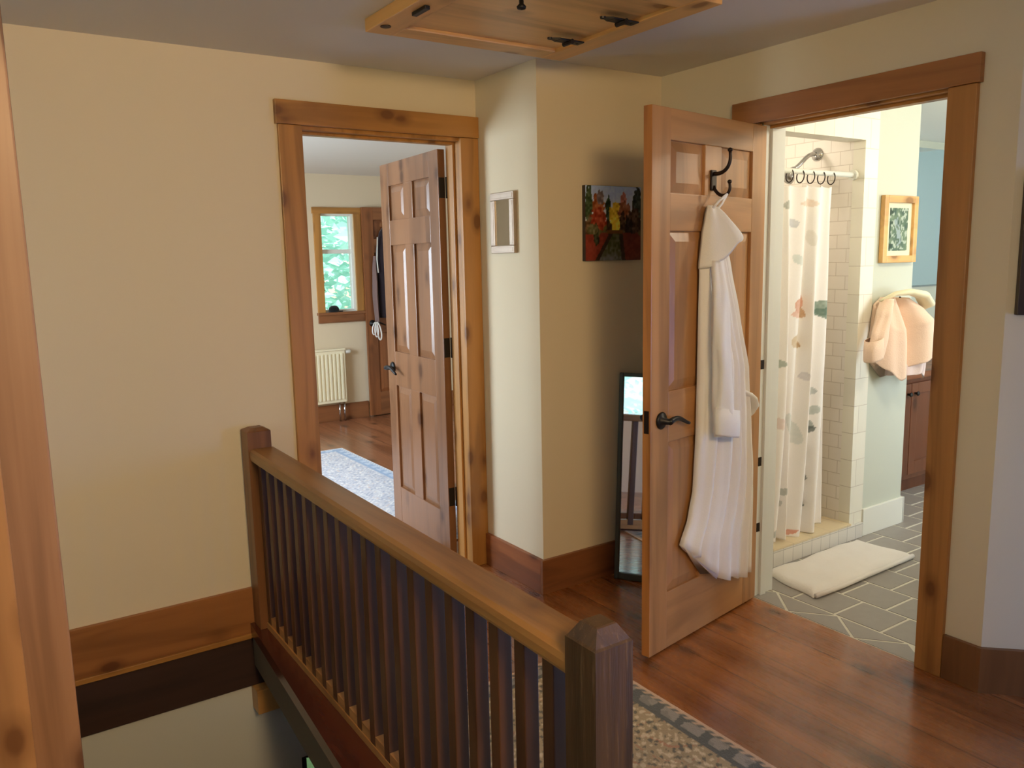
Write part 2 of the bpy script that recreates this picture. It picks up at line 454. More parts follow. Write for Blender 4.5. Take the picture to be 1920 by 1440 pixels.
def window(name, axis, pos, a0, a1, z0, z1, label, depth=.1, sign=1, casing=None, sashw=.045, meet=None, smat='white', blind=0):
    """frame ring + sash; axis 'X': plane at x=pos spanning y; 'Y': plane at y=pos spanning x. sign: direction of the room"""
    def bx(m, u0, u1, w0, w1, q0, q1, bev=.003):
        d0, d1 = sorted((pos + sign * w0, pos + sign * w1))
        if axis == 'X': m.box(d0, d1, u0, u1, q0, q1, bev)
        else: m.box(u0, u1, d0, d1, q0, q1, bev)
    m = MB()
    bx(m, a0, a0 + sashw, -depth, -.03, z0, z1); bx(m, a1 - sashw, a1, -depth, -.03, z0, z1)
    bx(m, a0 + sashw, a1 - sashw, -depth, -.03, z0, z0 + sashw); bx(m, a0 + sashw, a1 - sashw, -depth, -.03, z1 - sashw, z1)
    zm = meet if meet else (z0 + z1) / 2
    bx(m, a0 + sashw, a1 - sashw, -depth + .01, -.04, zm - .02, zm + .02)
    o = m.build(name, M[smat]); tag(o, label, 'window', kind='structure')
    m = MB(); bx(m, a0 + sashw - .01, a1 - sashw + .01, -depth + .03, -depth + .036, z0 + .02, z1 - .02, 0); m.build('pane', M['glass'], o)
    if casing:
        cw = casing
        m = MB(); bx(m, a0 - cw, a0 + .004, 0, .02, z0, z1, .002); m.build('side_casing', M['pineZ'], o)
        m = MB(); bx(m, a1 - .004, a1 + cw, 0, .02, z0, z1, .002); m.build('side_casing', M['pineZ'], o)
        m = MB(); bx(m, a0 - cw - .01, a1 + cw + .01, 0, .024, z1 - .004, z1 + cw * .8, .002); m.build('head_casing', M['pineX'], o)
        m = MB(); bx(m, a0 - cw, a1 + cw, 0, .022, z0 - .1, z0 - .02, .002); m.build('apron', M['base'], o)
        m = MB(); bx(m, a0 - cw - .01, a1 + cw + .01, -.05, .045, z0 - .024, z0 + .002, .002); m.build('window_sill', M['base'], o)
    return o
window('window_1', 'X', -1.6, WL[0], WL[1], WL[2], WL[3], 'wide window of the stair side wall seen only in the leaning mirror', sign=1)

window('window_6', 'X', A1.x, RW[0], RW[1], RW[2], RW[3], 'low window of the landing beyond the right photo edge', sign=-1)
# bedroom shell
FW = 7.40
BWX = (2.835, 3.170, 1.055, 1.985)   # far bedroom window opening x0,x1,z0,z1
b = MB()
b.box(-.2, BWX[0], FW, FW + .12, 0, ZC); b.box(BWX[1], 4.4, FW, FW + .12, 0, ZC)
b.box(BWX[0], BWX[1], FW, FW + .12, 0, BWX[2]); b.box(BWX[0], BWX[1], FW, FW + .12, BWX[3], ZC)
struct('wall_bedroom_far', b, M['bedwall'], 'far bedroom wall with a small window above a radiator', 'wall')
window('window_2', 'Y', FW, BWX[0], BWX[1], BWX[2], BWX[3], 'narrow double-hung window in pine casing on the far bedroom wall', depth=.1, sign=-1, casing=.068, sashw=.022, meet=1.63)
BL = (4.3, 6.2, .7, 2.0)
b = MB()
b.box(-.32, -.2, YB + WT, BL[0], 0, ZC); b.box(-.32, -.2, BL[1], FW + .1, 0, ZC)
b.box(-.32, -.2, BL[0], BL[1], 0, BL[2]); b.box(-.32, -.2, BL[0], BL[1], BL[3], ZC)
struct('wall_bedroom_left', b, M['bedwall'], 'left bedroom wall with a wide window out of view', 'wall')
window('window_3', 'X', -.2, BL[0], BL[1], BL[2], BL[3], 'wide window in the left bedroom wall beside the patterned rug', sign=1)
b = MB(); b.box(4.3, 4.42, YB + .02, FW + .1, 0, ZC)
struct('wall_bedroom_right', b, M['bedwall'], 'right bedroom wall behind the open door', 'wall')
b = MB(); b.box(CX + .02, 4.3, YB + WT, YB + WT + .01, 0, ZC)
struct('wall_bedroom_near', b, M['bedwall'], 'bedroom side of the wall beside the doorway', 'wall')

# bathroom shell
YS = 2.45
b = MB()
b.box(XR + WT, XR + WT + .012, D2[1] + .02, YS, 0, 2.3)
b.box(XR + WT, XR + WT + .012, 1.33, D2[0] - .02, 0, 2.3)
b.box(XR + WT, XR + WT + .012, D2[0] - .02, D2[1] + .02, D2[2] + .02, 2.3)
struct('wall_bathroom_near', b, M['bath'], 'pale green bathroom side of the doorway wall', 'wall')
b = MB()
b.box(3.90, 4.275, YS, YS + .13, 0, 2.3)
struct('wall_bathroom_shower', b, M['bath'], 'pale green bathroom wall stub beside the tiled shower', 'wall')
b = MB()
b.box(XR + WT + .013, 3.785, YS - .006, YS + .10, 2.07, 2.299)           # header
b.box(3.785, 3.899, YS - .006, YS + .06, 0, 2.299)           # pier
b.box(XR + WT + .013, 3.07, YS - .006, YS + .06, 0, 2.07)
struct('wall_shower_front', b, M['tilewall'], 'white tiled surround framing the shower opening', 'wall')
b = MB()
b.box(3.787, 3.9, YS + .06, 3.42, 0, 2.3)
b.box(XR + WT, XR + WT + .02, YS + .06, 3.42, 0, 2.3)
b.box(XR + WT, 3.9, 3.40, 3.46, 0, 2.3)
struct('wall_shower_inner', b, M['tileside'], 'white tiled inside walls of the shower', 'wall')
b = MB(); b.box(XR + WT + .02, 3.787, YS + .1, 3.4, 2.2, 2.3)
struct('ceiling_shower', b, M['bathceil'], 'white lowered ceiling inside the shower', 'ceiling')
b = MB(); b.box(3.9, 6.6, 3.3, 3.42, 0, 2.3)
struct('wall_bathroom_back', b, M['bath'], 'pale green wall behind the vanity', 'wall')
BW = (4.4, 5.8, .85, 2.0)
b = MB(); b.box(6.45, 6.58, .45, 3.3, 0, 2.3)
struct('wall_bathroom_right', b, M['bathblue'], 'far right pale blue bathroom wall', 'wall')
b = MB()
b.box(3.69, BW[0], .4, .5, 0, 2.3); b.box(BW[1], 6.5, .4, .5, 0, 2.3)
b.box(BW[0], BW[1], .4, .5, 0, BW[2]); b.box(BW[0], BW[1], .4, .5, BW[3], 2.3)
struct('wall_bathroom_left', b, M['bath'], 'pale green bathroom wall nearest the viewer with a window out of view', 'wall')
window('window_4', 'Y', .5, BW[0], BW[1], BW[2], BW[3], 'bathroom window out of view beyond the door casing', sign=1)
b = MB(); b.box(3.897, 4.285, YS - .016, YS, 0, .15, .003); b.box(4.275, 4.291, YS - .016, YS + .13, 0, .15, .003)
struct('baseboard_bathroom', b, M['white'], 'tall white baseboard under the bathroom wall stub', 'baseboard')
# shower curb
b = MB(); b.box(XR + WT + .012, 3.89, YS - .02, YS - .007, 0, .082, .002)
struct('trim_1', b, M['tilecurb'], 'small square tiles on the front of the shower curb', 'trim')
b = MB(); b.box(XR + WT + .02, 3.785, YS - .02, YS + .15, .083, .094, .002)
struct('trim_2', b, M['curbtop'], 'tan tile top of the shower curb', 'trim')
b = MB(); b.box(XR + WT + .02, 3.784, YS - .006, YS + .15, 0, .082)
b.box(XR + WT + .02, 3.784, YS + .15, 3.4, 0, .02)
struct('floor_shower', b, M['curbtop'], 'tan tiled shower floor behind the curb', 'floor')

# ------------------------------------------------------------------ door frames
def casing(mbname, m, mat, parent): return m.build(mbname, mat, parent)
# bedroom doorway
m = MB()
m.box(1.205, 1.223, YB + .001, YB + WT, 0, 2.068, .001)
m.box(1.979, 1.997, YB + .001, YB + WT, 0, 2.068, .001)
m.box(1.205, 1.997, YB + .001, YB + WT, 2.068, 2.086, .001)
m.box(1.223, 1.235, YB + .055, YB + .09, 0, 2.068, .001)
m.box(1.967, 1.979, YB + .045, YB + .085, 0, 2.068, .003)
m.box(1.235, 1.967, YB + .045, YB + .085, 2.056, 2.068, .001)
door1 = m.build('door_1', M['pineZ']); tag(door1, 'pine-cased doorway into the bedroom', 'doorway', kind='structure')
m = MB(); m.box(1.122, 1.222, YB - .02, YB, 0, 2.082, .003); m.build('side_casing', M['pineZ'], door1)
m = MB(); m.box(1.975, 2.071, YB - .02, YB, 0, 2.082, .003); m.build('side_casing', M['pineZ'], door1)
m = MB(); m.box(1.112, 2.072, YB - .026, YB, 2.083, 2.178, .003); m.build('head_casing', M['pineX'], door1)
# bathroom doorway
m = MB()
m.box(XR + .001, XR + WT, D2[0] - .018, D2[0], 0, D2[2], .001)
m.box(XR + .04, XR + .08, D2[0], D2[0] + .012, 0, D2[2], .001)
m.box(XR + .001, XR + WT, D2[0], D2[1], D2[2], D2[2] + .018, .001)
m.box(XR + .04, XR + .08, D2[0] + .012, D2[1], D2[2] - .012, D2[2], .001)
door2 = m.build('door_2', M['pineY']); tag(door2, 'pine-cased doorway into the bathroom', 'doorway', kind='structure')
m = MB(); m.box(XR + .004, XR + WT + .012, D2[1], D2[1] + .018, 0, D2[2], .001); m.box(XR + .045, XR + .08, D2[1] - .012, D2[1], .0, D2[2] - .012, .001)
jw = m.build('hinge_jamb', M['jambwhite'], door2); jw['label'] = 'white-painted hinge jamb'
for hz in (.32, .62, 1.05):
    m = MB(); m.box(XR + .02, XR + .04, D2[1] - .003, D2[1], hz - .02, hz + .02, .001); m.build('strike', M['bronze'], door2)
m = MB(); m.box(XR - .02, XR, 1.407, 1.503, 0, 2.052, .003); m.build('side_casing', wood('bath_casing_near', rgb(176, 122, 64), 'Z', contrast=.4, loc=(.31, .2, .1)), door2)
m = MB(); m.box(XR - .02, XR, 2.272, 2.372, 0, 2.052, .003); m.build('side_casing', M['pineZ'], door2)
m = MB(); m.box(XR - .026, XR, 1.397, 2.414, 2.053, 2.146, .003); m.build('head_casing', wood('bath_casing_head', rgb(164, 108, 58), 'Y', contrast=.4), door2)

# ------------------------------------------------------------------ baseboards
BH = .162
b = MB(); b.box(SX0 - 1.6, 1.122, YB - .018, YB, -.030, BH + .006, .002)
struct('baseboard_back', b, wood('baseboard_stair', rgb(160, 104, 56), 'X', contrast=.35), 'tall pine baseboard along the wall above the stair opening', 'baseboard')
b = MB()
b.box(CX - .018, CX, CY, YB - .02, 0, BH, .002)
struct('baseboard_column_side', b, M['basey'], 'tall stained baseboard on the left face of the boxed-out corner', 'baseboard')
b = MB(); b.box(CX - .018, XR, CY - .018, CY, 0, BH, .002)
struct('baseboard_column_front', b, M['base'], 'tall stained baseboard on the front of the boxed-out corner', 'baseboard')
b = MB()
b.box(XR - .018, XR, 2.374, CY - .018, 0, BH, .002)
struct('baseboard_right', b, M['basey'], 'stained baseboard behind the open bathroom door', 'baseboard')
b = MB(); nn = Vector((-.7071, -.7071))
q0 = A0 + Vector((-.018, .124)); 
b.box(XR - .018, XR, 1.29, 1.405, 0, BH, .002)
p0 = Vector((XR - .018, 1.282 + .0)); 
c0 = A0 + nn * .018
b.prism([(XR - .018, 1.29), (XR, 1.29), tuple(A0), tuple(A1), tuple(A1 + nn * .018), (XR - .018, 1.282 - .0075)], 0, BH)
struct('baseboard_angled', b, wood('baseboard_angled_wood', rgb(124, 82, 46), 'Z', contrast=.3), 'tall dark stained baseboard wrapping the angled wall at the right edge', 'baseboard')
b = MB(); b.box(-.2, 3.235, FW - .015, FW, 0, .16, .002); b.box(4.08, 4.3, FW - .015, FW, 0, .16, .002)
struct('baseboard_bedroom', b, M['base'], 'stained baseboard under the bedroom radiator', 'baseboard')

# ------------------------------------------------------------------ stair opening trims
b = MB()
y0, y1 = SY0, YB - .019
pts = [(edge_x(y0) - .012, y0), (.93, y0), (.93, y1), (edge_x(y1) - .012, y1)]
b.prism(pts, .001, .014)
b.prism([(edge_x(y0) - .012, y0), (edge_x(y0) - .001, y0), (edge_x(y1) - .001, y1), (edge_x(y1) - .012, y1)], -.035, .001)
struct('trim_3', b, M['nose'], 'glossy red-brown nosing board along the foot of the railing', 'trim')
b = MB()
b.prism([(edge_x(y0) - .006, y0), (edge_x(y0) - .001, y0), (edge_x(y1) - .001, y1), (edge_x(y1) - .006, y1)], -.175, -.036)
struct('trim_4', b, M['fascia'], 'grey fascia below the railing nosing', 'trim')
b = MB(); b.box(SX0 - .1, 1.0, YB - .028, YB + .0, -.052, -.030, .003)
struct('trim_5', b, M['pineX'], 'thin pine moulding below the baseboard over the stairs', 'trim')
b = MB(); b.box(SX0 - .1, 1.0, YB - .012, YB + .01, -.272, -.05, .003)
struct('trim_6', b, M['beam'], 'dark brown beam below the baseboard over the stairs', 'trim')
b = MB(); b.box(.862, .975, YB - .07, YB + .02, -.382, -.274, .004)
struct('trim_7', b, wood('block_pine', rgb(190, 140, 80), 'Z'), 'short pine block under the right end of the dark beam', 'trim')
# lower floor
b = MB()
b.box(-1.7, 1.06, YB + .012, YB + .12, -2.7, -.05)
b.box(1.06, 3.4, YB + .012, YB + .12, -.70, -.05)
b.box(2.2, 3.4, YB + .012, YB + .12, -2.7, -.7)
struct('wall_stair', b, M['wallgrey'], 'pale grey wall of the stairwell below the landing', 'wall')
b = MB(); b.box(-1.7, 3.5, -2.4, YB + .1, -2.8, -2.7)
struct('floor_stair', b, M['floor'], 'plank floor at the bottom of the stairwell', 'floor')
b = MB(); b.box(-1.72, -1.6, -2.4, YB, -2.7, -.1)
struct('wall_stair_left', b, M['wallgrey'], 'pale wall of the lower floor on the left', 'wall')
b = MB(); b.box(3.4, 3.5, -2.4, YB, -2.7, -.17)
struct('wall_stair_right', b, M['wallgrey'], 'pale wall of the lower floor on the right', 'wall')
b = MB(); b.box(-1.7, 3.5, -2.52, -2.4, -2.7, -.17)
struct('wall_stair_rear', b, M['wallgrey'], 'pale wall of the lower floor behind the viewpoint', 'wall')
window('window_5', 'Y', YB + .012, 1.062, 2.2, -2.1, -.702, 'lower floor window glimpsed below the railing', depth=.08, sign=-1, sashw=.03, smat='black')

# ------------------------------------------------------------------ stair railing
rail = thing('stair_railing', 'dark slatted stair railing with an orange-brown handrail and two square newels', 'railing', (.93, 2.2, 0))
RL = Vector((-.93, -2.2, 0))
def rp(m, name, mat, parent=rail, smooth=False):
    for v in m.bm.verts: v.co += RL
    return m.build(name, mat, parent, smooth)
def newel(x0, x1, y0, y1, z1, ch, name_label):
    m = MB()
    lv = [(0, .015), (0, z1 - ch), (.004, z1 - ch + .004), (.021, z1 - .002), (.024, z1)]
    rings = []
    for ins, z in lv:
        rings.append([m.bm.verts.new(p) for p in ((x0 + ins, y0 + ins, z), (x1 - ins, y0 + ins, z), (x1 - ins, y1 - ins, z), (x0 + ins, y1 - ins, z))])
    m.loft(rings, True)
    return m
rp(newel(.873, .963, 1.05, 1.14, .852, .034, ''), 'newel_post', M['newel'])
nf = rp(newel(.886, .981, 3.235, 3.328, .866, .014, ''), 'newel_post', wood('far_newel_wood', rgb(126, 82, 46), 'Z', contrast=.45, knots=False))
nf['label'] = 'lighter brown newel post against the wall'
m = MB()
prof = [(.889, .738), (.984, .738), (.988, .745), (.988, .776), (.982, .784), (.898, .784), (.888, .776), (.886, .762), (.887, .745)]
a = [m.bm.verts.new((x - .012, 1.141, z)) for x, z in prof]; c = [m.bm.verts.new((x + .004, 3.234, z)) for x, z in prof]
m.face(a); m.face(c[::-1])
for i in range(len(prof)): m.face([a[i], a[(i + 1) % len(prof)], c[(i + 1) % len(prof)], c[i]])
rp(m, 'handrail', M['hand'])
m = MB(); m.prism([(.906, 1.141), (.952, 1.141), (.958, 3.234), (.912, 3.234)], .0145, .04); rp(m, 'base_rail', M['shoe'])
def rx(y): return .924 + .012 * (y - 1.14) / 2.1
ys = [1.2425 + .1035 * i for i in range(20)]
for i, y in enumerate(ys):
    m = MB(); x = rx(y); m.box(x - .019, x + .019, y - .019, y + .019, .04, .739, .003)
    rp(m, 'baluster', M['bal'])
pr = [1.14] + ys + [3.236]
for p, q in zip(pr, pr[1:]):
    m = MB(); y0 = p + .0195 if p > 1.141 else p + .001; y1 = q - .0195 if q < 3.23 else q - .002
    x = rx((p + q) / 2); m.prism([(x - .018, y0), (x + .018, y0), (x + .018, y1), (x - .018, y1)], .0405, .075)
    rp(m, 'fillet', M['shoe'])

# ------------------------------------------------------------------ post at the left edge
post = thing('wooden_post', 'tall square pinkish-brown wooden post at the left edge of the photo', 'post', (.062, 1.745, 0))
m = MB()
m.box(-.20, .041, -.045, .045, 0.0, ZC, .004); m.build('post', M['post'], post)
m = MB(); m.box(-.22, -.0378, -.075, -.0455, 0.0, ZC, .003); fb = m.build('facing_board', wood('post_facing', rgb(160, 116, 72), 'Z', contrast=.3), post); fb['label'] = 'lighter facing board'

# ------------------------------------------------------------------ six panel doors
def lever_set(parent, u, z, yf, yb, toward, mat):
    """lever handle through a leaf; toward = -1 lever points to the hinge side (smaller u)"""
    h = MB()
    for yy, sg in ((yf, 1), (yb, -1)):
        h.lathe([(.0, 0), (.031, 0), (.033, sg * .004), (.026, sg * .01), (.013, sg * .014), (.011, sg * .045), (.0, sg * .046)][0:7], (u, yy, z), 'Y', 18)
    o = h.build('door_handle', mat, parent, True)
    for yy, sg in ((yf, 1), (yb, -1)):
        L = MB(); pts = []; rad = []
        for i in range(11):
            f = i / 10
            pts.append((u + toward * (.012 - .02 + .135 * f), yy + sg * (.044 - .006 * f), z + .012 * math.sin(f * PI * 1.35) - .012 * f))
            rad.append(.012 - .006 * f)
        L.tube(pts, rad, 8); L.build('lever', mat, o, True)
    return o

def six_panel(root, W, T, z0, z1, mats, sgrain, uh=.105, uf=.111):
    """leaf local: x from hinge(0) to W, front face y=0, back y=-T"""
    mz, mx = mats
    um = W / 2
    fr = MB()
    rails = [(z0, .24), (.832, 1.025), (1.61, 1.743), (1.927, z1)]
    fr.box(0, uh, -T, 0, z0, z1, .003, mi=0); fr.box(W - uf, W, -T, 0, z0, z1, .003, mi=0)
    for a0, a1 in rails: fr.box(uh - .001, W - uf + .001, -T + .0006, -.0006, a0, a1, .003, mi=1)
    ml, mr = um - .052 - .002, um + .05 + .008
    for (r0, r1) in zip(rails, rails[1:]):
        fr.box(ml, mr, -T + .0006, -.0006, r0[1] - .001, r1[0] + .001, .003, mi=0)
    fr.build('frame', [mz, mx], root)
    for (r0, r1) in zip(rails, rails[1:]):
        for (x0, x1) in ((uh, ml), (mr, W - uf)):
            p = MB(); p.panel(x0 - .002, x1 + .002, r0[1] - .002, r1[0] + .002, 0, -.013, .009, .04, 1)
            p.panel(x0 - .002, x1 + .002, r0[1] - .002, r1[0] + .002, -T, -.013, .009, .04, -1)
            p.build('panel', mz, root)

ang = math.atan2(-.17063725, -.98533392)
HB = (2.785, 2.243, 0)
bd = thing('panel_door', 'open honey pine six-panel door with the white bathrobe hanging on it', 'door', HB, ang)
six_panel(bd, .7775, .036, .012, 2.036, (M['leaf'], M['leafx']), 'X')
lever_set(bd, .714, .922, 0, -.036, -1, M['black'])
m = MB(); m.box(.7772, .7782, -.0355, -.0005, .0125, 2.0355, .0003); es = m.build('edge_strip', wood('door_edge_pine', rgb(186, 124, 64), 'Z', knots=False), bd); es['label'] = 'orange door edge'
m = MB(); m.box(.7783, .7791, -.029, -.007, .88, .965, .0003); m.build('latch_plate', M['bronze'], bd)
for hz in (.3, 1.05, 1.8):
    m = MB(); m.tube([(-.006, -.04, hz - .045), (-.006, -.04, hz + .045)], .006, 8); m.build('hinge', M['bronze'], bd)
# robe hook on the mullion
m = MB()
m.box(.380, .416, 0.0, .009, 1.762, 1.838, .004)
hk = m.build('coat_hook', M['bronze'], bd)
m = MB()
def bez(p, n=14):
    out = []
    for i in range(n + 1):
        t_ = i / n; q = [Vector(x) for x in p]
        while len(q) > 1: q = [q[j].lerp(q[j + 1], t_) for j in range(len(q) - 1)]
        out.append(q[0])
    return out
m.tube(bez([(.398, .005, 1.825), (.398, .05, 1.815), (.396, .085, 1.845), (.396, .072, 1.905)]), [.008 - .002 * i / 14 for i in range(15)], 8)
m.lathe([(0, -.009), (.008, -.005), (.01, 0), (.008, .005), (0, .009)], (.396, .073, 1.905), 'Z', 10)
m.build('prong', M['bronze'], hk, True)
m = MB()
m.tube(bez([(.398, .005, 1.778), (.398, .03, 1.72), (.396, .09, 1.735), (.396, .072, 1.79)]), [.007 - .0015 * i / 14 for i in range(15)], 8)
m.lathe([(0, -.008), (.007, -.005), (.009, 0), (.007, .005), (0, .008)], (.396, .073, 1.79), 'Z', 10)
m.build('prong', M['bronze'], hk, True)

# bedroom door
eb = math.atan2(.998, .057)
# leaf seen on its -X face: local x along leaf, local +y = rot90(e) = (-.998,.057)
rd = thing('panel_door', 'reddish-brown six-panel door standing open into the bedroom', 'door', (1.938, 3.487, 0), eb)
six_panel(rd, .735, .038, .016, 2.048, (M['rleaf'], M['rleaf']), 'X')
lever_set(rd, .66, .93, 0, -.038, -1, M['black'])
for hz in (.331, 1.094, 1.868):
    m = MB(); m.box(-.0022, .0, -.034, -.004, hz - .048, hz + .048, .0005); m.tube([(-.006, -.043, hz - .05), (-.006, -.043, hz + .05)], .0065, 10)
    m.box(-.012, -.010, -.072, -.043, hz - .048, hz + .048, .0004)
    m.build('hinge', M['black'], rd)

# ------------------------------------------------------------------ attic hatch
hx0, hx1, hy0, hy1 = 1.235, 2.08, 1.86, 2.70
hat = thing('attic_hatch', 'honey pine hatch door in the ceiling with black hinges', 'hatch', ((hx0 + hx1) / 2, (hy0 + hy1) / 2, ZC))
HL = Vector((-(hx0 + hx1) / 2, -(hy0 + hy1) / 2, -ZC))
def hp(m, name, mat, parent=hat, smooth=False):
    for v in m.bm.verts: v.co += HL
    return m.build(name, mat, parent, smooth)
zb = 2.302
m = MB()
m.box(hx0, hx0 + .1, hy0, hy1, zb, ZC, .004); m.box(hx1 - .1, hx1, hy0, hy1, zb, ZC, .004)
m.box(hx0 + .1, hx1 - .1, hy0, hy0 + .1, zb + .0005, ZC, .004, mi=1); m.box(hx0 + .1, hx1 - .1, hy1 - .1, hy1, zb + .0005, ZC, .004, mi=1)
hp(m, 'frame', [M['hatchy'], M['hatch']])
m = MB(); m.box(hx0 + .095, hx1 - .095, hy0 + .095, hy1 - .095, zb + .014, ZC, 0); hp(m, 'panel', M['hatch'])
for hx, hy in ((1.885, 2.15), (1.885, 2.44)):
    m = MB()
    m.box(hx - .02, hx + .09, hy - .02, hy + .02, zb - .006, zb, .002)
    m.tube([(hx + .03, hy - .026, zb - .008), (hx + .03, hy + .026, zb - .008)], .009, 8)
    m.prism([(hx - .06, hy), (hx - .035, hy - .012), (hx - .02, hy - .02), (hx - .02, hy + .02), (hx - .035, hy + .012)], zb - .005, zb)
    m.lathe([(0, zb - .008), (.009, zb - .006), (.01, zb)], (hx - .052, hy, 0), 'Z', 10)
    m.lathe([(0, zb - .009), (.006, zb - .007), (.006, zb)], (hx + .07, hy, 0), 'Z', 8)
    hp(m, 'hinge', M['black'])
m = MB(); m.box(1.27, 1.288, 2.33, 2.42, zb - .012, zb, .002); hp(m, 'latch', M['black'])
m = MB(); m.lathe([(0, zb - .004), (.018, zb - .003), (.018, zb)], (1.225 + .04, 2.6, 0), 'Z', 12); hp(m, 'catch', M['bronze'])
m = MB(); m.lathe([(0, zb - .03), (.013, zb - .027), (.015, zb - .02), (.007, zb - .012), (.008, zb + .014)], (1.50, 2.14, 0), 'Z', 12); hp(m, 'knob', M['black'], smooth=True)

# ------------------------------------------------------------------ bathrobe
def interp(tab, z):
    tab = sorted(tab)
    if z <= tab[0][0]: return tab[0][1:]
    for a, c in zip(tab, tab[1:]):
        if z <= c[0]:
            f = (z - a[0]) / (c[0] - a[0]); f = f * f * (3 - 2 * f) * .5 + f * .5
            return tuple(x + (y - x) * f for x, y in zip(a[1:], c[1:]))
    return tab[-1][1:]
robe = thing('bathrobe', 'long white bathrobe hanging by its loop from the pine door', 'bathrobe', HB, ang)
W_ = [(1.705, .452, .418), (1.66, .466, .394), (1.60, .484, .345), (1.48, .502, .296), (1.28, .506, .238), (1.07, .508, .188), (.85, .512, .152), (.63, .526, .128), (.52, .556, .120), (.41, .616, .114), (.15, .64, .112)]
HEM = [(0, .42), (.12, .375), (.3, .285), (.36, .25), (.5, .232), (.62, .236), (.66, .205), (1, .185)]
def hem(s): return interp([(a, c) for a, c in HEM], s)[0]
m = MB(); NF, NB, NR = 64, 14, 46
rings = []
def fold(s, k):
    w_ = s + .02 * math.sin(9 * k)
    a_ = .45 - 1.75 * math.exp(-(math.sin(PI * (4.3 * w_ + .1 + .12 * k)) / .3) ** 2)
    return .75 * a_ + .28 * math.cos(2 * PI * (6.3 * w_ - .2 * k + .3)) + .12 * math.cos(2 * PI * (11.1 * s + .6))
for j in range(NR + 1):
    v = j / NR; ring = []
    for i in range(NF + 1):
        s = i / NF; z = 1.705 + (hem(s) - 1.705) * v
        L_, R_ = interp(W_, z); u = L_ + (R_ - L_) * s
        bulge = math.sin(PI * min(1, max(0, s))) ** .55
        amp = .003 + .036 * min(1, v * 1.5)
        off = .016 + bulge * (.012 + .075 * min(1, v * 2.4) * (1 - .25 * v)) + amp * fold(s, v) * bulge ** .5
        ring.append(m.bm.verts.new((u, max(.012, off), z)))
    for i in range(1, NB):
        s = 1 - i / NB; z = 1.705 + (hem(s) - 1.705) * v
        L_, R_ = interp(W_, z); u = L_ + (R_ - L_) * s
        ring.append(m.bm.verts.new((u, .008 + .003 * math.cos(9 * s), z)))
    rings.append(ring)
m.loft(rings, True)
m.build('robe_body', M['robe'], robe, True)
# collar
m = MB(); NR = 18
CL = [(0, 1.47), (.15, 1.50), (.4, 1.565), (.75, 1.60), (1, 1.60)]
outer = []; inner = []
for j in range(NR + 1):
    v = j / NR; r0 = []; r1 = []
    for i in range(29):
        s = i / 28; zb_ = interp(CL, s)[0]; z = 1.70 + (zb_ - 1.70) * v
        L_, R_ = interp(W_, z); L_ += .003; R_ -= .006
        u = L_ + (R_ - L_) * s; bulge = math.sin(PI * s) ** .5 if 0 < s < 1 else 0
        off = .022 + bulge * (.014 + .10 * v ** .8) + .006 * math.cos(9 * s + 2 * v) * bulge
        r0.append(m.bm.verts.new((u, off, z))); r1.append(m.bm.verts.new((u, off - .010, z)))
    outer.append(r0); inner.append(r1)
m.loft(outer, False, False); m.loft(inner, False, False)
for i in range(28): m.face([outer[-1][i], outer[-1][i + 1], inner[-1][i + 1], inner[-1][i]]); m.face([outer[0][i], outer[0][i + 1], inner[0][i + 1], inner[0][i]])
for j in range(NR):
    for k in (0, 28): m.face([outer[j][k], outer[j + 1][k], inner[j + 1][k], inner[j][k]])
m.build('collar', M['robeshade'], robe, True)
# sleeve
def sleeve(path, mat, parent, name='sleeve', cuff=True, seed=0):
    m = MB(); rings = []
    n = 34
    for j in range(n + 1):
        z0 = path[0][0] + (path[-1][0] - path[0][0]) * j / n
        u, o, ru, ro = interp(path, z0); ring = []
        for k in range(28):
            a = 2 * PI * k / 28
            w = 1 + .10 * math.cos(3 * a + z0 * 9 + seed) + .07 * math.cos(5 * a - z0 * 14)
            ring.append(m.bm.verts.new((u + ru * math.cos(a) * w, o + ro * math.sin(a) * w, z0)))
        rings.append(ring)
    zc, (u, o, ru, ro) = path[-1][0], path[-1][1:]
    for dz, f in ((.0, .86), (.03, .8), (.05, .1)):
        rings.append([m.bm.verts.new((u + ru * f * math.cos(2 * PI * k / 28), o + ro * f * math.sin(2 * PI * k / 28), zc + dz)) for k in range(28)])
    m.loft(rings, True)
    o_ = m.build(name, mat, parent, True)
    if cuff:
        m = MB(); rr = []
        for z, f in ((zc + .10, 1.0), (zc + .10, 1.10), (zc + .05, 1.16), (zc + .004, 1.13), (zc - .006, 1.05), (zc - .004, .9)):
            rr.append([m.bm.verts.new((u + .0 + ru * f * math.cos(2 * PI * k / 28) * (1 + .08 * math.cos(3 * 2 * PI * k / 28)), o + ro * f * math.sin(2 * PI * k / 28), z + .012 * math.cos(2 * PI * k / 28))) for k in range(28)])
        m.loft(rr, False); m.build('cuff', mat, o_, True)
    return o_
sleeve([(1.50, .472, .07, .020, .018), (1.38, .490, .098, .032, .028), (1.2, .502, .112, .036, .034), (1.08, .486, .116, .038, .034), (.98, .484, .12, .044, .036), (.845, .468, .122, .054, .040)], M['robe'], robe)
# belt tail and knot at the right side
m = MB()
m.tube([(.29, .09, .985), (.24, .088, .965), (.205, .08, .945), (.178, .068, .918), (.168, .05, .885), (.18, .04, .86)], [.012, .016, .022, .026, .02, .012], 12, True, .7)
m.build('belt_knot', M['robe'], robe, True)
m = MB()
m.tube([(.446, .03, 1.69), (.436, .055, 1.72), (.4, .066, 1.7445), (.393, .06, 1.744), (.41, .05, 1.71), (.425, .04, 1.69)], .005, 8)
m.build('hanging_loop', M['robe'], robe, True)

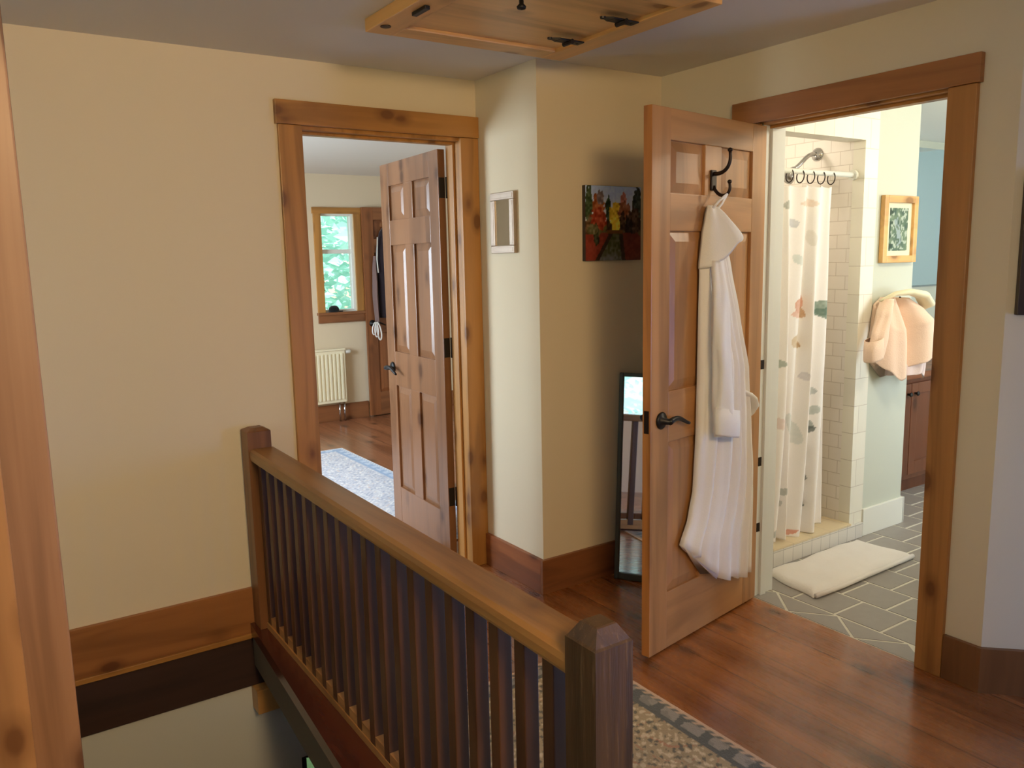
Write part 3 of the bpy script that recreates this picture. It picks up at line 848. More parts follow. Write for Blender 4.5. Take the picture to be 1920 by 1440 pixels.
# ------------------------------------------------------------------ rugs
def hash2(a, c, k=0):
    x = math.sin(a * 127.1 + c * 311.7 + k * 74.7) * 43758.5453
    return x - math.floor(x)
def vnoise(x, y, k=0):
    i, j = math.floor(x), math.floor(y); f, g = x - i, y - j
    f = f * f * (3 - 2 * f); g = g * g * (3 - 2 * g)
    return (hash2(i, j, k) * (1 - f) + hash2(i + 1, j, k) * f) * (1 - g) + (hash2(i, j + 1, k) * (1 - f) + hash2(i + 1, j + 1, k) * f) * g
def mixc(a, c, f): return tuple(x + (y - x) * f for x, y in zip(a, c))
def rug_fn(W, Ln, pal):
    edge, line, bcol, field, deco1, deco2, deco3 = pal
    def fn(u, v):
        x = u * W; y = v * Ln
        xs = min(x, W - x); ysd = min(y, Ln - y); d = min(xs, ysd)
        if d < .012: return edge
        if d < .03: return mixc(edge, line, .5 + .5 * math.sin((x + y) * 160))
        if d < .075:
            q = vnoise(x * 38, y * 38, 3); q2 = math.sin((x if ysd < xs else y) * 60)
            return mixc(bcol, line, 1 if (q * .6 + .4 * q2) > .42 else (.3 if q > .5 else 0))
        if d < .095: return line
        # floral field, mirrored for symmetry
        mx = abs(x - W / 2); my = abs(((y / .55) % 1) - .5) * .55
        wx = mx + .03 * math.sin(my * 26); wy = my + .03 * math.sin(mx * 31 + 1)
        s1 = math.sin(wx * 118) * math.sin(wy * 109 + 1.1); n = vnoise(x * 95, y * 95, 1); n2 = vnoise(x * 22, y * 22, 2)
        k = s1 * .6 + (n - .5) * 1.3
        c = field
        if k > .42: c = deco1
        elif k < -.45: c = deco2
        elif abs(math.sin(wx * 35 + wy * 28)) < .1: c = deco3
        return mixc(c, deco2, max(0, n2 - .6) * .8)
    return fn
def rug(name, label, x0, x1, y0, y1, z, pal, res, cat='rug'):
    W, Ln = x1 - x0, y1 - y0
    o = thing(name, label, cat, ((x0 + x1) / 2, (y0 + y1) / 2, z))
    pattern_mesh('pile', rug_fn(W, Ln, pal), int(W / res), int(Ln / res), lambda u, v: ((u - .5) * W, (v - .5) * Ln, .008 + .0006 * hash2(u * 97, v * 89)), M['attr_rug'], o)
    m = MB(); m.box(-W / 2, W / 2, -Ln / 2, Ln / 2, .001, .0075, 0); m.build('binding', plain(name + '_binding', rgb(214, 180, 146), .9), o)
    return o
rug('runner_rug', 'faded grey and tan floral runner rug on the landing floor', 1.0, 1.862, -.9, 2.33, 0, ((206, 172, 140), (92, 92, 84), (150, 142, 128), (168, 148, 112), (206, 186, 150), (104, 98, 80), (176, 130, 98)), .005)
rug('area_rug', 'pale blue-grey patterned rug inside the bedroom doorway', 1.0, 2.466, 3.72, 6.22, 0, ((232, 232, 232), (150, 174, 206), (196, 210, 228), (206, 206, 214), (240, 238, 236), (160, 168, 188), (216, 200, 192)), .0125)

# ------------------------------------------------------------------ bath mat
mat = thing('bath_mat', 'white folded bath mat on the grey bathroom tile', 'bath mat', (3.4, 2.25, 0))
def mat_pos(u, v, top=True):
    cs = [(3.055, 2.40), (3.79, 2.41), (3.80, 2.10), (2.995, 2.085)]
    p = [Vector(c) for c in cs]
    q = (p[3].lerp(p[2], u)).lerp(p[0].lerp(p[1], u), v)
    d = min(u * .75, (1 - u) * .75, v * .32, (1 - v) * .32)
    h = .022 * min(1, (d / .03)) ** .5 + .004 * vnoise(u * 9, v * 5, 4) + .003 * math.sin(u * 20 + v * 5)
    return (q.x - 3.4 + .006 * math.sin(v * 9), q.y - 2.25 + .008 * math.sin(u * 11 + 1), max(.003, h + .004))
m = MB(); g = [[m.bm.verts.new(mat_pos(i / 48, j / 26)) for i in range(49)] for j in range(27)]
m.loft(g, False, False)
g2 = [[m.bm.verts.new((v.co.x, v.co.y, .001)) for v in row] for row in (g[0], g[-1])]
rim = g[0] + [r[-1] for r in g[1:-1]] + g[-1][::-1] + [r[0] for r in g[1:-1]][::-1]
low = [m.bm.verts.new((v.co.x, v.co.y, .001)) for v in rim]
for i in range(len(rim)): m.face([rim[i], rim[(i + 1) % len(rim)], low[(i + 1) % len(rim)], low[i]])
m.face(low)
bmesh.ops.delete(m.bm, geom=[v for row in g2 for v in row], context='VERTS')
m.build('terry_pad', M['mat'], mat, True)
m = MB()
m.tube([(x - 3.4, y - 2.25, .016) for x, y in ((3.0, 2.082), (3.2, 2.078), (3.4, 2.084), (3.6, 2.088), (3.795, 2.094))], .011, 10)
m.build('folded_edge', M['mat'], mat, True)

# ------------------------------------------------------------------ pictures and mirrors
def sstep(a, c, x): 
    t_ = max(0, min(1, (x - a) / (c - a))); return t_ * t_ * (3 - 2 * t_)
def autumn(u, v):
    n = vnoise(u * 14, v * 14, 5) - .5; n2 = vnoise(u * 34, v * 30, 6) - .5
    sky = mixc((186, 190, 200), (150, 170, 212), sstep(.6, .95, v) + n * .4)
    c = sky
    if v < .54 + n * .14: c = mixc((92, 84, 40), (70, 62, 44), u + n)
    def blob(cx, cy, rx, ry, col, var=24):
        nonlocal c
        d = ((u - cx) / rx) ** 2 + ((v - cy) / ry) ** 2 + n2 * .9
        if d < 1: c = tuple(max(0, min(255, x + n2 * var * 2)) for x in col)
    blob(.06, .7, .07, .30, (52, 66, 40)); blob(.09, .42, .12, .2, (84, 62, 38))
    blob(.23, .70, .11, .20, (136, 76, 40)); blob(.24, .56, .14, .16, (140, 58, 34)); blob(.26, .84, .06, .1, (112, 100, 104))
    blob(.40, .68, .045, .19, (34, 56, 40))
    blob(.55, .62, .13, .17, (196, 168, 52)); blob(.53, .50, .12, .11, (214, 188, 62))
    blob(.68, .76, .06, .15, (168, 112, 104)); blob(.7, .66, .12, .14, (130, 78, 52)); blob(.66, .5, .05, .16, (54, 36, 22))
    blob(.93, .72, .09, .28, (42, 52, 46)); blob(.86, .52, .13, .2, (62, 44, 34)); blob(.78, .42, .07, .16, (32, 24, 20))
    blob(.42, .44, .05, .1, (60, 46, 22))
    if v < .36 + n * .07:
        c = mixc((120, 48, 34), (86, 34, 24), u + n * .5)
    blob(.19, .35, .05, .15, (40, 44, 22)); blob(.13, .42, .1, .07, (96, 92, 62))
    px = .52 + .1 * (v / .36 - .6)
    if v < .37 and abs(u - px + .02) < .08 + (.36 - v) * .45: c = mixc((66, 70, 40), (92, 94, 90), sstep(.2, .0, v) + n2)
    if v < .36 and abs(abs(u - px + .02) - (.09 + (.36 - v) * .42)) < .035: c = (44, 30, 18)
    if .36 < v < .41 and .38 < u < .66: c = (92, 58, 20)
    return tuple(max(0, min(255, x * 1.22 + n2 * 22)) for x in c)
pt = thing('wall_painting', 'unframed autumn landscape canvas on the column front', 'painting', (2.4795, CY, 1.672))
m = MB(); m.box(-.166, .166, -.022, -.001, -.166, .166, .002); m.build('canvas', M['canvas'], pt)
pattern_mesh('paint_layer', autumn, 84, 84, lambda u, v: ((u - .5) * .33, -.0226, (v - .5) * .33), M['attr_pic'], pt)

sm = thing('wall_mirror', 'small mirror in a narrow silvery frame on the left face of the column', 'mirror', (CX, 3.115, 1.685))
m = MB(); w, h = .095, .136
m.box(-.010, -.001, -w, w, -h, h, .001); m.build('backing', M['silver'], sm)
for nm, a in (('rail', (-w, w, h - .034, h)), ('rail', (-w, w, -h, -h + .034)), ('stile', (-w, -w + .036, -h + .034, h - .034)), ('stile', (w - .036, w, -h + .034, h - .034))):
    m = MB(); m.box(-.02, -.010, a[0], a[1], a[2], a[3], .003); m.box(-.0215, -.018, a[0] + .008, a[1] - .008, a[2] + .008, a[3] - .008, .001); m.build(nm, M['silver'], sm)
m = MB(); m.box(-.0135, -.0105, -w + .03, w - .03, -h + .03, h - .03, 0); m.build('glass', M['mirror'], sm)

# leaning floor mirror
mw, mh = .30, .985
fm = thing('floor_mirror', 'narrow dark-framed mirror leaning in the corner behind the open pine door', 'mirror', (2.448, 2.80, .002))
mdir = Vector((.53, -.848, 0)); mn = Vector((-.848, -.53, 0))
fm.rotation_euler = (math.radians(-5.6), 0, math.atan2(mdir.y, mdir.x))
m = MB()
for a in ((0, .02, 0, mh), (mw - .02, mw, 0, mh), (.02, mw - .02, 0, .03), (.02, mw - .02, mh - .018, mh)):
    m.box(a[0], a[1], -.01, .012, a[2], a[3], .003)
m.build('frame', M['mframe'], fm)
m = MB(); m.box(.018, mw - .018, .001, .005, .028, mh - .016, 0); m.build('glass', M['mirror'], fm)
m = MB(); m.box(.004, mw - .004, .006, .0115, .004, mh - .004, 0); m.build('backing', M['canvas'], fm)

# picture on the angled wall, cut by the right edge
ap = thing('framed_picture', 'dark-framed picture on the angled wall cut off by the right photo edge', 'picture', (A0.x + .7071 * .28, A0.y - .7071 * .28, 1.53), -PI / 4)
# local x along wall away (dv), local -y into hall
m = MB()
for a in ((-.255, -.232, -.22, .22), (.232, .255, -.22, .22), (-.232, .232, -.22, -.197), (-.232, .232, .197, .22)):
    m.box(a[0], a[1], -.025, -.002, a[2], a[3], .002)
m.build('frame', plain('dark_picture_frame', rgb(50, 36, 28), .4), ap)
pattern_mesh('print', lambda u, v: mixc((112, 96, 84), (150, 134, 118), vnoise(u * 6, v * 6, 9)), 30, 26, lambda u, v: ((u - .5) * .47, -.012, (v - .5) * .40), M['attr_pic'], ap)

# bathroom picture
bp = thing('framed_picture', 'small honey-framed green painting on the bathroom wall', 'picture', (4.098, YS, 1.634))
w, h = .155, .172
for a in ((-w, -w + .036, -h, h), (w - .036, w, -h, h), (-w + .036, w - .036, -h, -h + .036), (-w + .036, w - .036, h - .036, h)):
    m = MB(); m.box(a[0], a[1], -.028, -.002, a[2], a[3], .004); m.build('frame_rail', M['hatch'], bp)
def green(u, v):
    n = vnoise(u * 7, v * 9, 11); n2 = vnoise(u * 18, v * 22, 12)
    c = mixc((58, 84, 74), (120, 140, 112), n)
    if n2 > .66: c = (176, 188, 172)
    if abs(u - .45 - .1 * math.sin(v * 6)) < .11 and .1 < v < .8 and n2 > .32: c = (148, 164, 166)
    if u < .2 and n < .5: c = (44, 66, 52)
    return c
m = MB(); m.box(-w + .034, w - .034, -.012, -.004, -h + .034, h - .034, 0); m.build('mat_board', plain('cream_mat', rgb(236, 224, 190), .8), bp)
pattern_mesh('print', green, 34, 40, lambda u, v: ((u - .5) * .17, -.0126, (v - .5) * .22), M['attr_pic'], bp)

# ------------------------------------------------------------------ shower
YC = YS + .05
rod = thing('curtain_rod', 'white shower curtain rod across the tiled opening', 'rod', (3.42, YC, 1.905))
m = MB(); m.tube([(3.42 - .49 - .42 + .42, 0, 0) if False else (-.48, 0, 0), (.362, 0, 0)], .013, 14); m.build('tube', M['white'], rod, True)
m = MB(); m.lathe([(.0, .345), (.026, .345), (.026, .362), (.0, .362)], (0, 0, 0), 'X', 16); m.build('end_cap', M['white'], rod)
m = MB(); m.lathe([(.0, -.482), (.026, -.482), (.026, -.465), (.0, -.465)], (0, 0, 0), 'X', 16); m.build('end_cap', M['white'], rod)

cur = thing('shower_curtain', 'white shower curtain printed with grey-green leaves and faded flowers', 'shower curtain', (3.35, YC, 0))
motifs = []
random.seed(21)
G1, G2, G3, PK, BR = (118, 138, 126), (150, 168, 150), (96, 104, 100), (214, 178, 158), (186, 164, 130)
motifs += [(.05, .965, .05, .030, .2, G2), (.16, .955, .045, .022, -.5, G1), (.14, .90, .06, .05, .7, (196, 210, 196)), (.33, .95, .07, .02, .2, (176, 180, 172)), (.60, .955, .1, .02, 0, (226, 206, 190)),
           (.45, .90, .018, .022, .3, (190, 192, 196)), (.86, .66, .06, .055, 1.35, (110, 130, 114)), (.88, .645, .035, .05, 1.4, (90, 112, 98)), (.55, .675, .075, .034, 1.0, (208, 150, 126)), (.58, .65, .05, .026, -.6, (196, 160, 124)), (.52, .65, .04, .02, .2, (222, 178, 160)),
           (.53, .575, .06, .028, .9, (204, 182, 150)), (.56, .56, .045, .022, -.4, (188, 158, 122)), (.25, .51, .02, .03, 1.5, (160, 172, 160)), (.20, .405, .035, .025, 1.4, (150, 160, 152)), (.215, .39, .02, .02, .3, G3),
           (.80, .42, .022, .018, 1.3, (176, 182, 178)), (.82, .365, .03, .02, 1.2, (176, 184, 176)), (.78, .32, .035, .024, 1.0, (146, 156, 152)), (.80, .31, .02, .018, .4, G3), (.74, .25, .03, .022, 1.1, (150, 156, 152)), (.74, .235, .02, .015, 0, G3),
           (.75, .165, .05, .028, 1.1, (112, 118, 112)), (.74, .09, .045, .026, 1.3, (76, 84, 82)), (.76, .085, .02, .02, -.4, G3),
           (.45, .14, .03, .016, .8, (176, 182, 176)), (.40, .10, .03, .016, .8, (180, 184, 178)), (.36, .06, .03, .014, 1.0, (180, 182, 178)), (.30, .025, .04, .014, .9, (176, 178, 172)),
           (.55, .32, .06, .09, .5, (214, 218, 214)), (.10, .60, .03, .02, 1.2, (196, 200, 192)), (.60, .01, .06, .012, .6, (216, 150, 130)), (.50, .80, .02, .03, .6, (206, 214, 208)), (.56, .74, .016, .03, .3, (196, 204, 198)), (.28, .34, .03, .03, .4, (226, 206, 198)), (.65, .47, .02, .02, .4, (208, 204, 206)), (.66, .86, .03, .04, .2, (226, 222, 214))]
def curtain_col(u, v):
    c = (244, 240, 236)
    for cx, cy, rx, ry, a, col in motifs:
        dx, dy = (u - cx) * .5, (v - cy) * 1.7
        rx_, ry_ = rx * .5 * 1.0, ry * 1.0
        if abs(dx) > .15 or abs(dy) > .15: continue
        X = dx * math.cos(a) + dy * math.sin(a); Y = -dx * math.sin(a) + dy * math.cos(a)
        w = (ry_ * (1 - min(1, abs(X) / (rx_ + .01)) ** 2) + 1e-4)
        if abs(X) < rx_ + .01 and abs(Y) < w: c = mixc(col, c, .12 + .25 * vnoise(u * 60, v * 150, 8))
    return c
def curtain_pos(u, v):
    top = 1.845 - .012 * abs(math.sin(u * 5 * PI)) * v
    zb_ = .105 + .012 * math.sin(u * 7)
    z = zb_ + (top - zb_) * v
    amp = .014 + .022 * (1 - v)
    yy = amp * math.sin(u * 2 * PI * 5.3 + (1 - v) * 1.5) + .012 * math.sin(u * 2 * PI * 2.1 + v * 2)
    x0 = -.262; x1 = .292 - .035 * (1 - v)
    x = x0 + (x1 - x0) * u + .012 * math.sin(u * 20 + v * 4) - .05 * (1 - v) * (1 - u) * u * 4 * (1 - v)
    return (x, yy, z)
pattern_mesh('curtain_cloth', curtain_col, 200, 300, curtain_pos, M['attr_curtain'], cur, True)
cc = cur.children[0]; sol = cc.modifiers.new('thickness', 'SOLIDIFY'); sol.thickness = .002
for k in range(7):
    x = -.235 + k * .08
    m = MB(); pts = [(x + .003 * math.sin(a), .021 * math.cos(a), 1.894 - .0 + .030 * math.sin(a) - .012) for a in [2 * PI * i / 20 for i in range(20)]]
    pts.append(pts[0]); m.tube(pts, .0028, 6, False); m.build('ring', M['bronze'], cur, True)

sh = thing('shower_fixture', 'chrome shower head angled from the tiled wall above the curtain', 'shower head', (3.787, 2.72, 2.03))
m = MB(); m.tube(bez([(0, 0, 0), (-.09, .0, .015), (-.10, .01, -.05), (-.15, .03, -.075)]), .011, 12); m.build('arm', M['chrome'], sh, True)
m = MB(); m.lathe([(0, 0), (.034, 0), (.034, -.006), (.02, -.018), (0, -.02)], (0, 0, 0), 'X', 18); m.build('flange', M['chrome'], sh, True)
m = MB()
d = Vector((-.7, .25, -.62)).normalized(); P0 = Vector((-.15, .03, -.075))
m.tube([P0, P0 + d * .02, P0 + d * .05, P0 + d * .065], [.014, .02, .046, .048], 18); m.build('head', M['chrome'], sh, True)

# ------------------------------------------------------------------ peach robe by the vanity
pr_ = thing('bathrobe', 'short peach terry robe bunched on a hook at the bathroom wall end', 'bathrobe', (4.06, YS, 0))
def garment(outline, n=40, dep=.07, base=.012, folds=5, phase=0.0, amp=.014, hemline=None, nx=40):
    """outline rows (z, xl, xr), hemline (s, z): flattened closed shell in front of a wall (towards -y)"""
    m = MB(); rings = []
    zt, zb_ = outline[0][0], outline[-1][0]
    rows = [(r[0], r[1], r[2]) for r in outline]
    for j in range(n + 1):
        v = j / n; ring = []
        def pz(s_):
            h_ = interp(hemline, s_)[0] if hemline else zb_
            z = zt + (h_ - zt) * v; xl, xr = interp(rows, z)
            return z, xl + (xr - xl) * s_
        for i in range(nx + 1):
            s = i / nx; bl = math.sin(PI * s) ** .6 if 0 < s < 1 else 0
            z, x = pz(s)
            ff = math.cos(2 * PI * folds * s + phase + v * 1.2) * .6 + .4 * math.cos(2 * PI * (folds * 1.9) * s + 1 + phase)
            off = base + bl * dep * (.45 + .55 * min(1, v * 2.5)) + amp * (.3 + .7 * v) * ff * bl
            ring.append(m.bm.verts.new((x, -max(base, off), z)))
        for i in range(1, 8):
            s = 1 - i / 8; z, x = pz(s)
            ring.append(m.bm.verts.new((x, -.008, z)))
        rings.append(ring)
    m.loft(rings, True); return m
X0 = 4.06
def rel(rows): return [(z, a - X0, c - X0) for z, a, c in rows]
garment(rel([(1.285, 3.96, 4.06), (1.25, 3.90, 4.11), (1.15, 3.885, 4.15), (1.05, 3.872, 4.19), (.97, 3.866, 4.21), (.86, 3.87, 4.22)]), dep=.10, folds=1.7, amp=.024, phase=.9, hemline=[(0, .975), (.2, .91), (.42, .850), (.6, .875), (1, .95)]).build('robe_body', M['peach'], pr_, True)
garment(rel([(1.28, 4.03, 4.12), (1.22, 4.05, 4.22), (1.12, 4.06, 4.30), (1.04, 4.06, 4.335), (.90, 4.05, 4.335)]), dep=.15, base=.03, folds=1.05, phase=1.9, amp=.022, hemline=[(0, .90), (.3, .94), (.65, 1.0), (1, 1.055)]).build('robe_front', M['peach'], pr_, True)
garment(rel([(1.06, 4.06, 4.325), (.98, 4.04, 4.325), (.92, 4.03, 4.31), (.83, 4.02, 4.27)]), dep=.12, base=.02, folds=2.1, phase=.6, amp=.03, hemline=[(0, .868), (.35, .875), (.55, .90), (.75, .845), (1, .94)]).build('lining', M['peachlining'], pr_, True)
m = MB()
o_ = sleeve([(1.28, 3.935 - X0, -.07, .03, .03), (1.2, 3.885 - X0, -.085, .042, .036), (1.1, 3.835 - X0, -.095, .048, .038), (.985, 3.785 - X0, -.10, .052, .036)], M['peach'], pr_, 'sleeve')
m = MB()
m.tube([(3.90 - X0, -.05, 1.27), (3.97 - X0, -.09, 1.305), (4.05 - X0, -.12, 1.312), (4.13 - X0, -.14, 1.295), (4.19 - X0, -.13, 1.255), (4.215 - X0, -.10, 1.225)], [.012, .024, .034, .046, .05, .02], 14, True, .5)
cl = m.build('collar', cloth('cream_terry_collar', rgb(246, 236, 200)), pr_, True)
hkb = thing('wall_hook', 'small hook on the bathroom wall end holding the peach robe', 'hook', (4.06, YS, 1.27))
m = MB(); m.lathe([(0, -.001), (.018, -.001), (.018, -.006), (0, -.008)], (0, 0, 0), 'Y', 14); m.tube([(0, -.004, 0), (0, -.05, -.004), (0, -.065, .015)], .005, 8); m.build('hook', M['bronze'], hkb, True)

# ------------------------------------------------------------------ vanity
vm = thing('vanity_mirror', 'wide frameless mirror on the back wall above the vanity', 'mirror', (5.3, 3.3, 1.75))
m = MB(); m.box(-1.1, 1.1, -.008, -.001, -.48, .5, .001); m.build('glass', M['bluemirror'], vm)
m = MB(); m.box(-1.1, 1.1, -.012, -.001, -.49, -.48, .001); m.build('channel', M['chrome'], vm)
va = thing('vanity_cabinet', 'dark wood bathroom vanity with black knobs behind the wall stub', 'cabinet', (4.80, 2.98, 0))
vx0, vx1, vy = -.42, 1.35, -.28
m = MB()
m.box(vx0, vx1, vy + .02, .31, .1, .745, .003); m.box(vx0 + .02, vx1 - .02, vy + .08, .28, 0.0, .1, 0)
m.build('carcass', M['vanity'], va)
m = MB(); m.box(vx0 - .01, vx1 + .01, vy - .02, .31, .746, .785, .006); m.build('countertop', wood('vanity_top', rgb(140, 84, 50), 'X'), va)
for (a0, a1, kx) in ((vx0 + .005, -.028, -.065), (-.022, .36, .012), (.366, .85, .4)):
    d_ = MB()
    d_.box(a0, a0 + .07, vy, vy + .02, .135, .715, .003); d_.box(a1 - .07, a1, vy, vy + .02, .135, .715, .003)
    d_.box(a0 + .07, a1 - .07, vy + .0005, vy + .02, .135, .215, .003); d_.box(a0 + .07, a1 - .07, vy + .0005, vy + .02, .645, .715, .003)
    d_.box(a0 + .07, a1 - .07, vy + .012, vy + .02, .215, .645, 0)
    dd = d_.build('door', M['vanity'], va)
    m = MB(); m.lathe([(0, -.028), (.012, -.026), (.015, -.02), (.008, -.012), (.007, 0)], (kx, vy, .652), 'Y', 14); m.build('knob', M['black'], dd, True)

# ------------------------------------------------------------------ bedroom contents
ra = thing('radiator', 'cream panel radiator under the small bedroom window', 'radiator', (2.72, FW - .06, .19))
m = MB()
x0, x1 = -.32, .262
m.box(x0, x1, -.03, .03, 0, .51, .006)
n = 14
for i in range(n):
    xa = x0 + .02 + (x1 - x0 - .04) * i / n; xb = xa + (x1 - x0 - .04) / n
    m.box(xa + .008, xb - .008, -.042, -.03, .03, .475, .005)
m.build('panel', M['rad'], ra)
m = MB(); m.box(x0, x1, -.043, .032, .505, .522, .003); m.build('top_grille', M['rad'], ra)
m = MB(); m.lathe([(0, 0), (.017, 0), (.021, .008), (.021, .05), (.014, .062), (0, .064)], (x1 + .006, 0, .485), 'X', 14); m.build('valve', M['white'], ra, True)
for px_ in (x1 - .07, x1 - .02):
    m = MB(); m.tube([(px_, 0, -.188), (px_, 0, 0)], .009, 10); m.build('pipe', M['chrome'], ra, True)
for px_ in (x0 + .1, x1 - .1):
    m = MB(); m.box(px_ - .015, px_ + .015, .03, .058, .05, .45, .002); m.build('bracket', M['rad'], ra)

cp = thing('cap', 'black cap lying on the sill of the small bedroom window', 'cap', (2.925, FW - .012, BWX[2] + .003))
m = MB(); m.lathe([(0, .062), (.022, .06), (.042, .046), (.05, .025), (.05, .0), (0, 0)], (0, 0, 0), 'Z', 18); m.build('crown', M['cap'], cp, True)
m = MB(); m.prism([(.03, -.03), (.075, -.028), (.092, 0), (.075, .025), (.03, .025)], .002, .010); m.build('peak', M['cap'], cp)

fd = thing('panel_door', 'brown panel door with clothes on it beside the small bedroom window', 'door', (4.02, FW - .055, 0), PI)
six_panel(fd, .78, .036, .012, 2.045, (wood('far_door_wood', rgb(142, 86, 48), 'Z', contrast=.35), M['base']), 'X')
# rotated by pi: local +y faces -Y into the room
lever_set(fd, .725, .93, 0, -.036, -1, M['black'])
m = MB(); m.box(.33, .60, .0, .012, 1.86, 1.90, .002)
pg = m.build('peg_rail', M['base'], fd)
for px_ in (.40, .54):
    m = MB(); m.tube([(px_, .01, 1.88), (px_, .05, 1.885)], .008, 8); m.build('peg', M['black'], pg)
def hanging(name, label, cat, u0, rows, mat, dep, trim=None):
    """clothes on the far door, local frame like the door: x=u, +y towards the room"""
    o = thing(name, label, cat, (4.02, FW - .055, 0), PI)
    g_ = garment([(z, -a, -c) for z, a, c in rows], dep=dep, folds=2.3, amp=.012)
    for v in g_.bm.verts: v.co.x = -v.co.x; v.co.y = -v.co.y
    g_.build('garment', mat, o, True)
    return o
j1 = hanging('jacket', 'dark maroon jacket on the peg rail of the far bedroom door', 'jacket', .54, [(1.88, .56, .52), (1.80, .62, .46), (1.62, .66, .43), (1.2, .66, .42), (.98, .65, .42)], M['darkcloth'], .08)
m = MB(); m.tube([(.655, .055, 1.76), (.672, .06, 1.55), (.668, .07, 1.42)], .006, 8); pp = m.build('piping', M['white'], j1, True); pp['label'] = 'pale piping'
j2 = hanging('garment', 'long grey-brown striped garment hanging left of the dark jacket', 'garment', .66, [(1.58, .69, .663), (1.45, .705, .664), (1.2, .715, .666), (.94, .70, .668)], M['greycloth'], .06)
sc_ = thing('cloth_strap', 'white looped cloth strap dangling from the far door handle', 'strap', (4.02 - .72, FW - .055, 0))
m = MB()
for k, (dx, l) in enumerate(((0, .16), (.035, .2), (-.03, .13))):
    m.tube(bez([(dx * .3, -.075, .945), (dx - .03, -.085, .9), (dx - .03, -.085, .93 - l), (dx, -.085, .93 - l), (dx + .035, -.085, .93 - l), (dx + .03, -.085, .9), (dx * .3, -.075, .945)], 18), .008, 8, True, .5)
m.build('strap', M['robe'], sc_, True)

# ------------------------------------------------------------------ garden outside windows
def tree(name, label, x, y, h, r, gz=-2.6, n=9000, seed=1):
    random.seed(seed)
    o = thing(name, label, 'tree', (x, y, gz))
    m = MB(); m.tube([(0, 0, 0), (.05, .02, h * .4), (-.03, .05, h * .75)], [.16, .12, .06], 10); m.build('trunk', M['bark'], o, True)
    m = MB()
    for k in range(n):
        a = random.random() * 2 * PI; zz_ = random.random(); rr = r * (random.random() ** .5) * (1 - .5 * abs(zz_ - .4))
        c = Vector((rr * math.cos(a), rr * math.sin(a), h * .12 + zz_ * h * .88))
        R = Matrix.Rotation(random.random() * 6, 4, 'Z') @ Matrix.Rotation(random.random() * 2, 4, 'X'); s_ = .09 + .08 * random.random()
        vs = [m.bm.verts.new(c + (R @ Vector(p)) * s_) for p in ((-1, 0, 0), (0, -.45, .1), (1, 0, 0), (0, .45, .1))]
        m.face(vs)
    m.build('foliage', M['leafg'], o)
    return o
tree('garden_tree', 'sunlit leafy tree outside the small bedroom window', 4.4, 11.6, 6.2, 2.2, seed=2)
tree('garden_tree', 'sunlit leafy tree outside the stair side window', -6.5, 1.4, 6.0, 3.6, seed=3)
b = MB(); b.box(-30, 40, -30, 45, -2.95, -2.85)
tag(b.build('lawn', M['grass']), 'lawn around the house seen only through windows', 'lawn', kind='structure')

# ------------------------------------------------------------------ lights
def area(name, loc, direction, sx, sy, power, color):
    l = bpy.data.lights.new(name, 'AREA'); l.shape = 'RECTANGLE'; l.size = sx; l.size_y = sy; l.energy = power; l.color = color
    o = bpy.data.objects.new(name, l); COL.objects.link(o); o.location = loc
    o.rotation_euler = Vector(direction).to_track_quat('-Z', 'Y').to_euler()
    return o
def point(name, loc, power, color, r=.08):
    l = bpy.data.lights.new(name, 'POINT'); l.energy = power; l.color = color; l.shadow_soft_size = r
    o = bpy.data.objects.new(name, l); COL.objects.link(o); o.location = loc
    return o
SKY = (.58, .70, 1.0)
area('window_daylight_stair', (-1.78, (WL[0] + WL[1]) / 2, 1.42), (1, 0, -.25), 2.4, 1.2, 5, SKY)
area('window_daylight_landing', (A1.x + .2, -.4, .8), (-1, .75, -.4), 1.2, 1.0, 112, (.17, .41, 1.0))
area('window_daylight_bedroom', (-.4, 5.25, 1.4), (1, 0, -.3), 1.8, 1.2, 270, (.74, .87, 1.0))
area('window_daylight_bath', (5.1, .3, 1.42), (-.15, 1, -.1), 1.3, 1.1, 78, (.88, .94, 1.0))
area('window_daylight_lower', (1.63, YB + .2, -1.4), (0, -1, 0), 1.0, 1.3, 14, (.9, .95, 1.0))
WARM = (1.0, .70, .36)
point('hall_fill_light', (.35, -.25, 1.35), 26, WARM, .14)  # added unseen fill, lifts the hatch underside and ceiling beside the main spot
sl = bpy.data.lights.new('hall_spot_light', 'SPOT'); sl.energy = 430; sl.color = WARM; sl.spot_size = math.radians(112); sl.spot_blend = 1.0; sl.shadow_soft_size = .28
slo = bpy.data.objects.new('hall_spot_light', sl); COL.objects.link(slo); slo.location = (.5, -.75, 2.24)
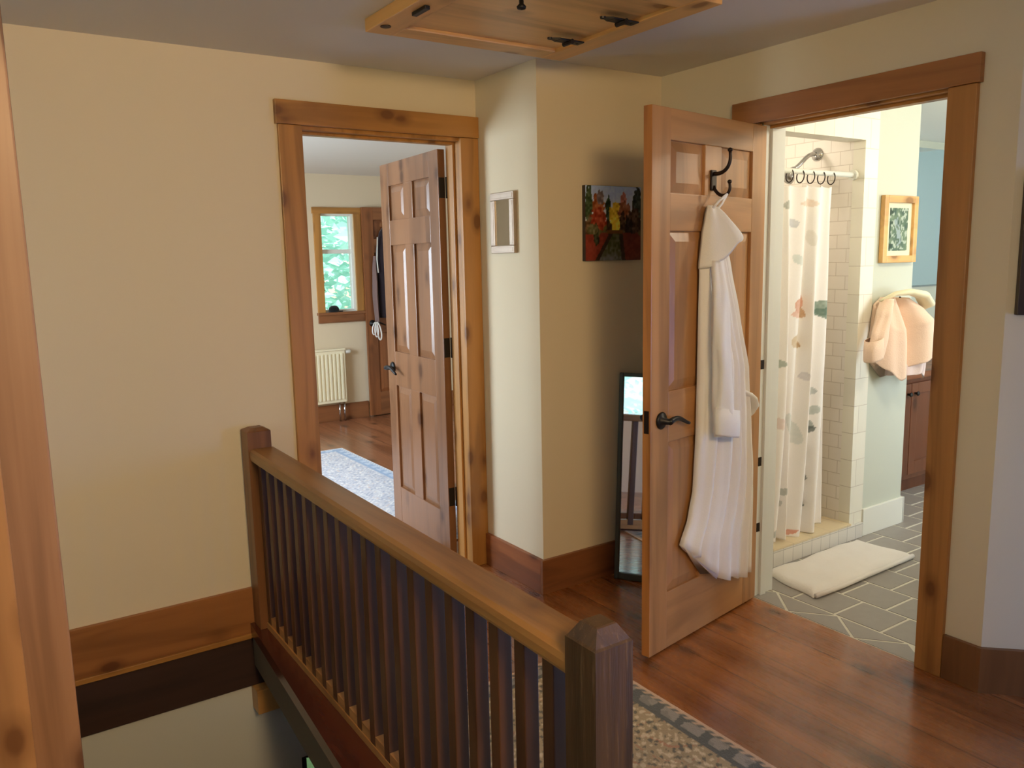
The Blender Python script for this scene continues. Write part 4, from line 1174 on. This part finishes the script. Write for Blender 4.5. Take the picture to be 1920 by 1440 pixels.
slo.rotation_euler = (Vector((.45, YB, 1.3)) - Vector(slo.location)).to_track_quat('-Z', 'Y').to_euler()
point('bath_lamp_light', (3.55, 1.38, 2.22), 46, (1.0, .88, .68), .06)
point('vanity_lamp_light', (5.0, 1.7, 2.05), 15, (1.0, .78, .44), .07)
point('shower_fill_light', (3.35, 3.0, 2.1), 7, (1.0, .86, .70), .06)  # added unseen fill inside the shower, brightens its tiled walls

# sky
w = bpy.data.worlds.new('sky'); scene.world = w; w.use_nodes = True
nt = w.node_tree; bg = nt.nodes['Background']
sky = nt.nodes.new('ShaderNodeTexSky'); sky.sky_type = 'NISHITA'; sky.sun_disc = False; sky.sun_elevation = math.radians(50)
nt.links.new(sky.outputs[0], bg.inputs[0]); bg.inputs[1].default_value = .5
sun = bpy.data.lights.new('sun', 'SUN'); sun.energy = 12; sun.angle = .01
so = bpy.data.objects.new('sun', sun); COL.objects.link(so); so.rotation_euler = Vector((.25, .55, -1)).to_track_quat('-Z', 'Y').to_euler()

# ------------------------------------------------------------------ camera
cam = bpy.data.cameras.new('camera'); co = bpy.data.objects.new('camera', cam); COL.objects.link(co)
f, yaw, pitch, roll = 1515.576, .59119348, .15281437, -.02085209
cam.sensor_fit = 'HORIZONTAL'; cam.sensor_width = 36; cam.lens = f / 1920 * 36
fw = Vector((math.sin(yaw) * math.cos(pitch), math.cos(yaw) * math.cos(pitch), -math.sin(pitch)))
rt = Vector((math.cos(yaw), -math.sin(yaw), 0)); up = rt.cross(fw)
c_, s_ = math.cos(roll), math.sin(roll)
r2 = rt * c_ + up * s_; u2 = up * c_ - rt * s_
mtx = Matrix((( r2.x, u2.x, -fw.x, 0), (r2.y, u2.y, -fw.y, 0), (r2.z, u2.z, -fw.z, H), (0, 0, 0, 1)))
co.matrix_world = mtx; cam.clip_start = .03
scene.camera = co
scene.view_settings.view_transform = 'Standard'; scene.view_settings.look = 'None'
scene.view_settings.exposure = -0.58; scene.view_settings.gamma = 1; scene.view_settings.use_curve_mapping = False
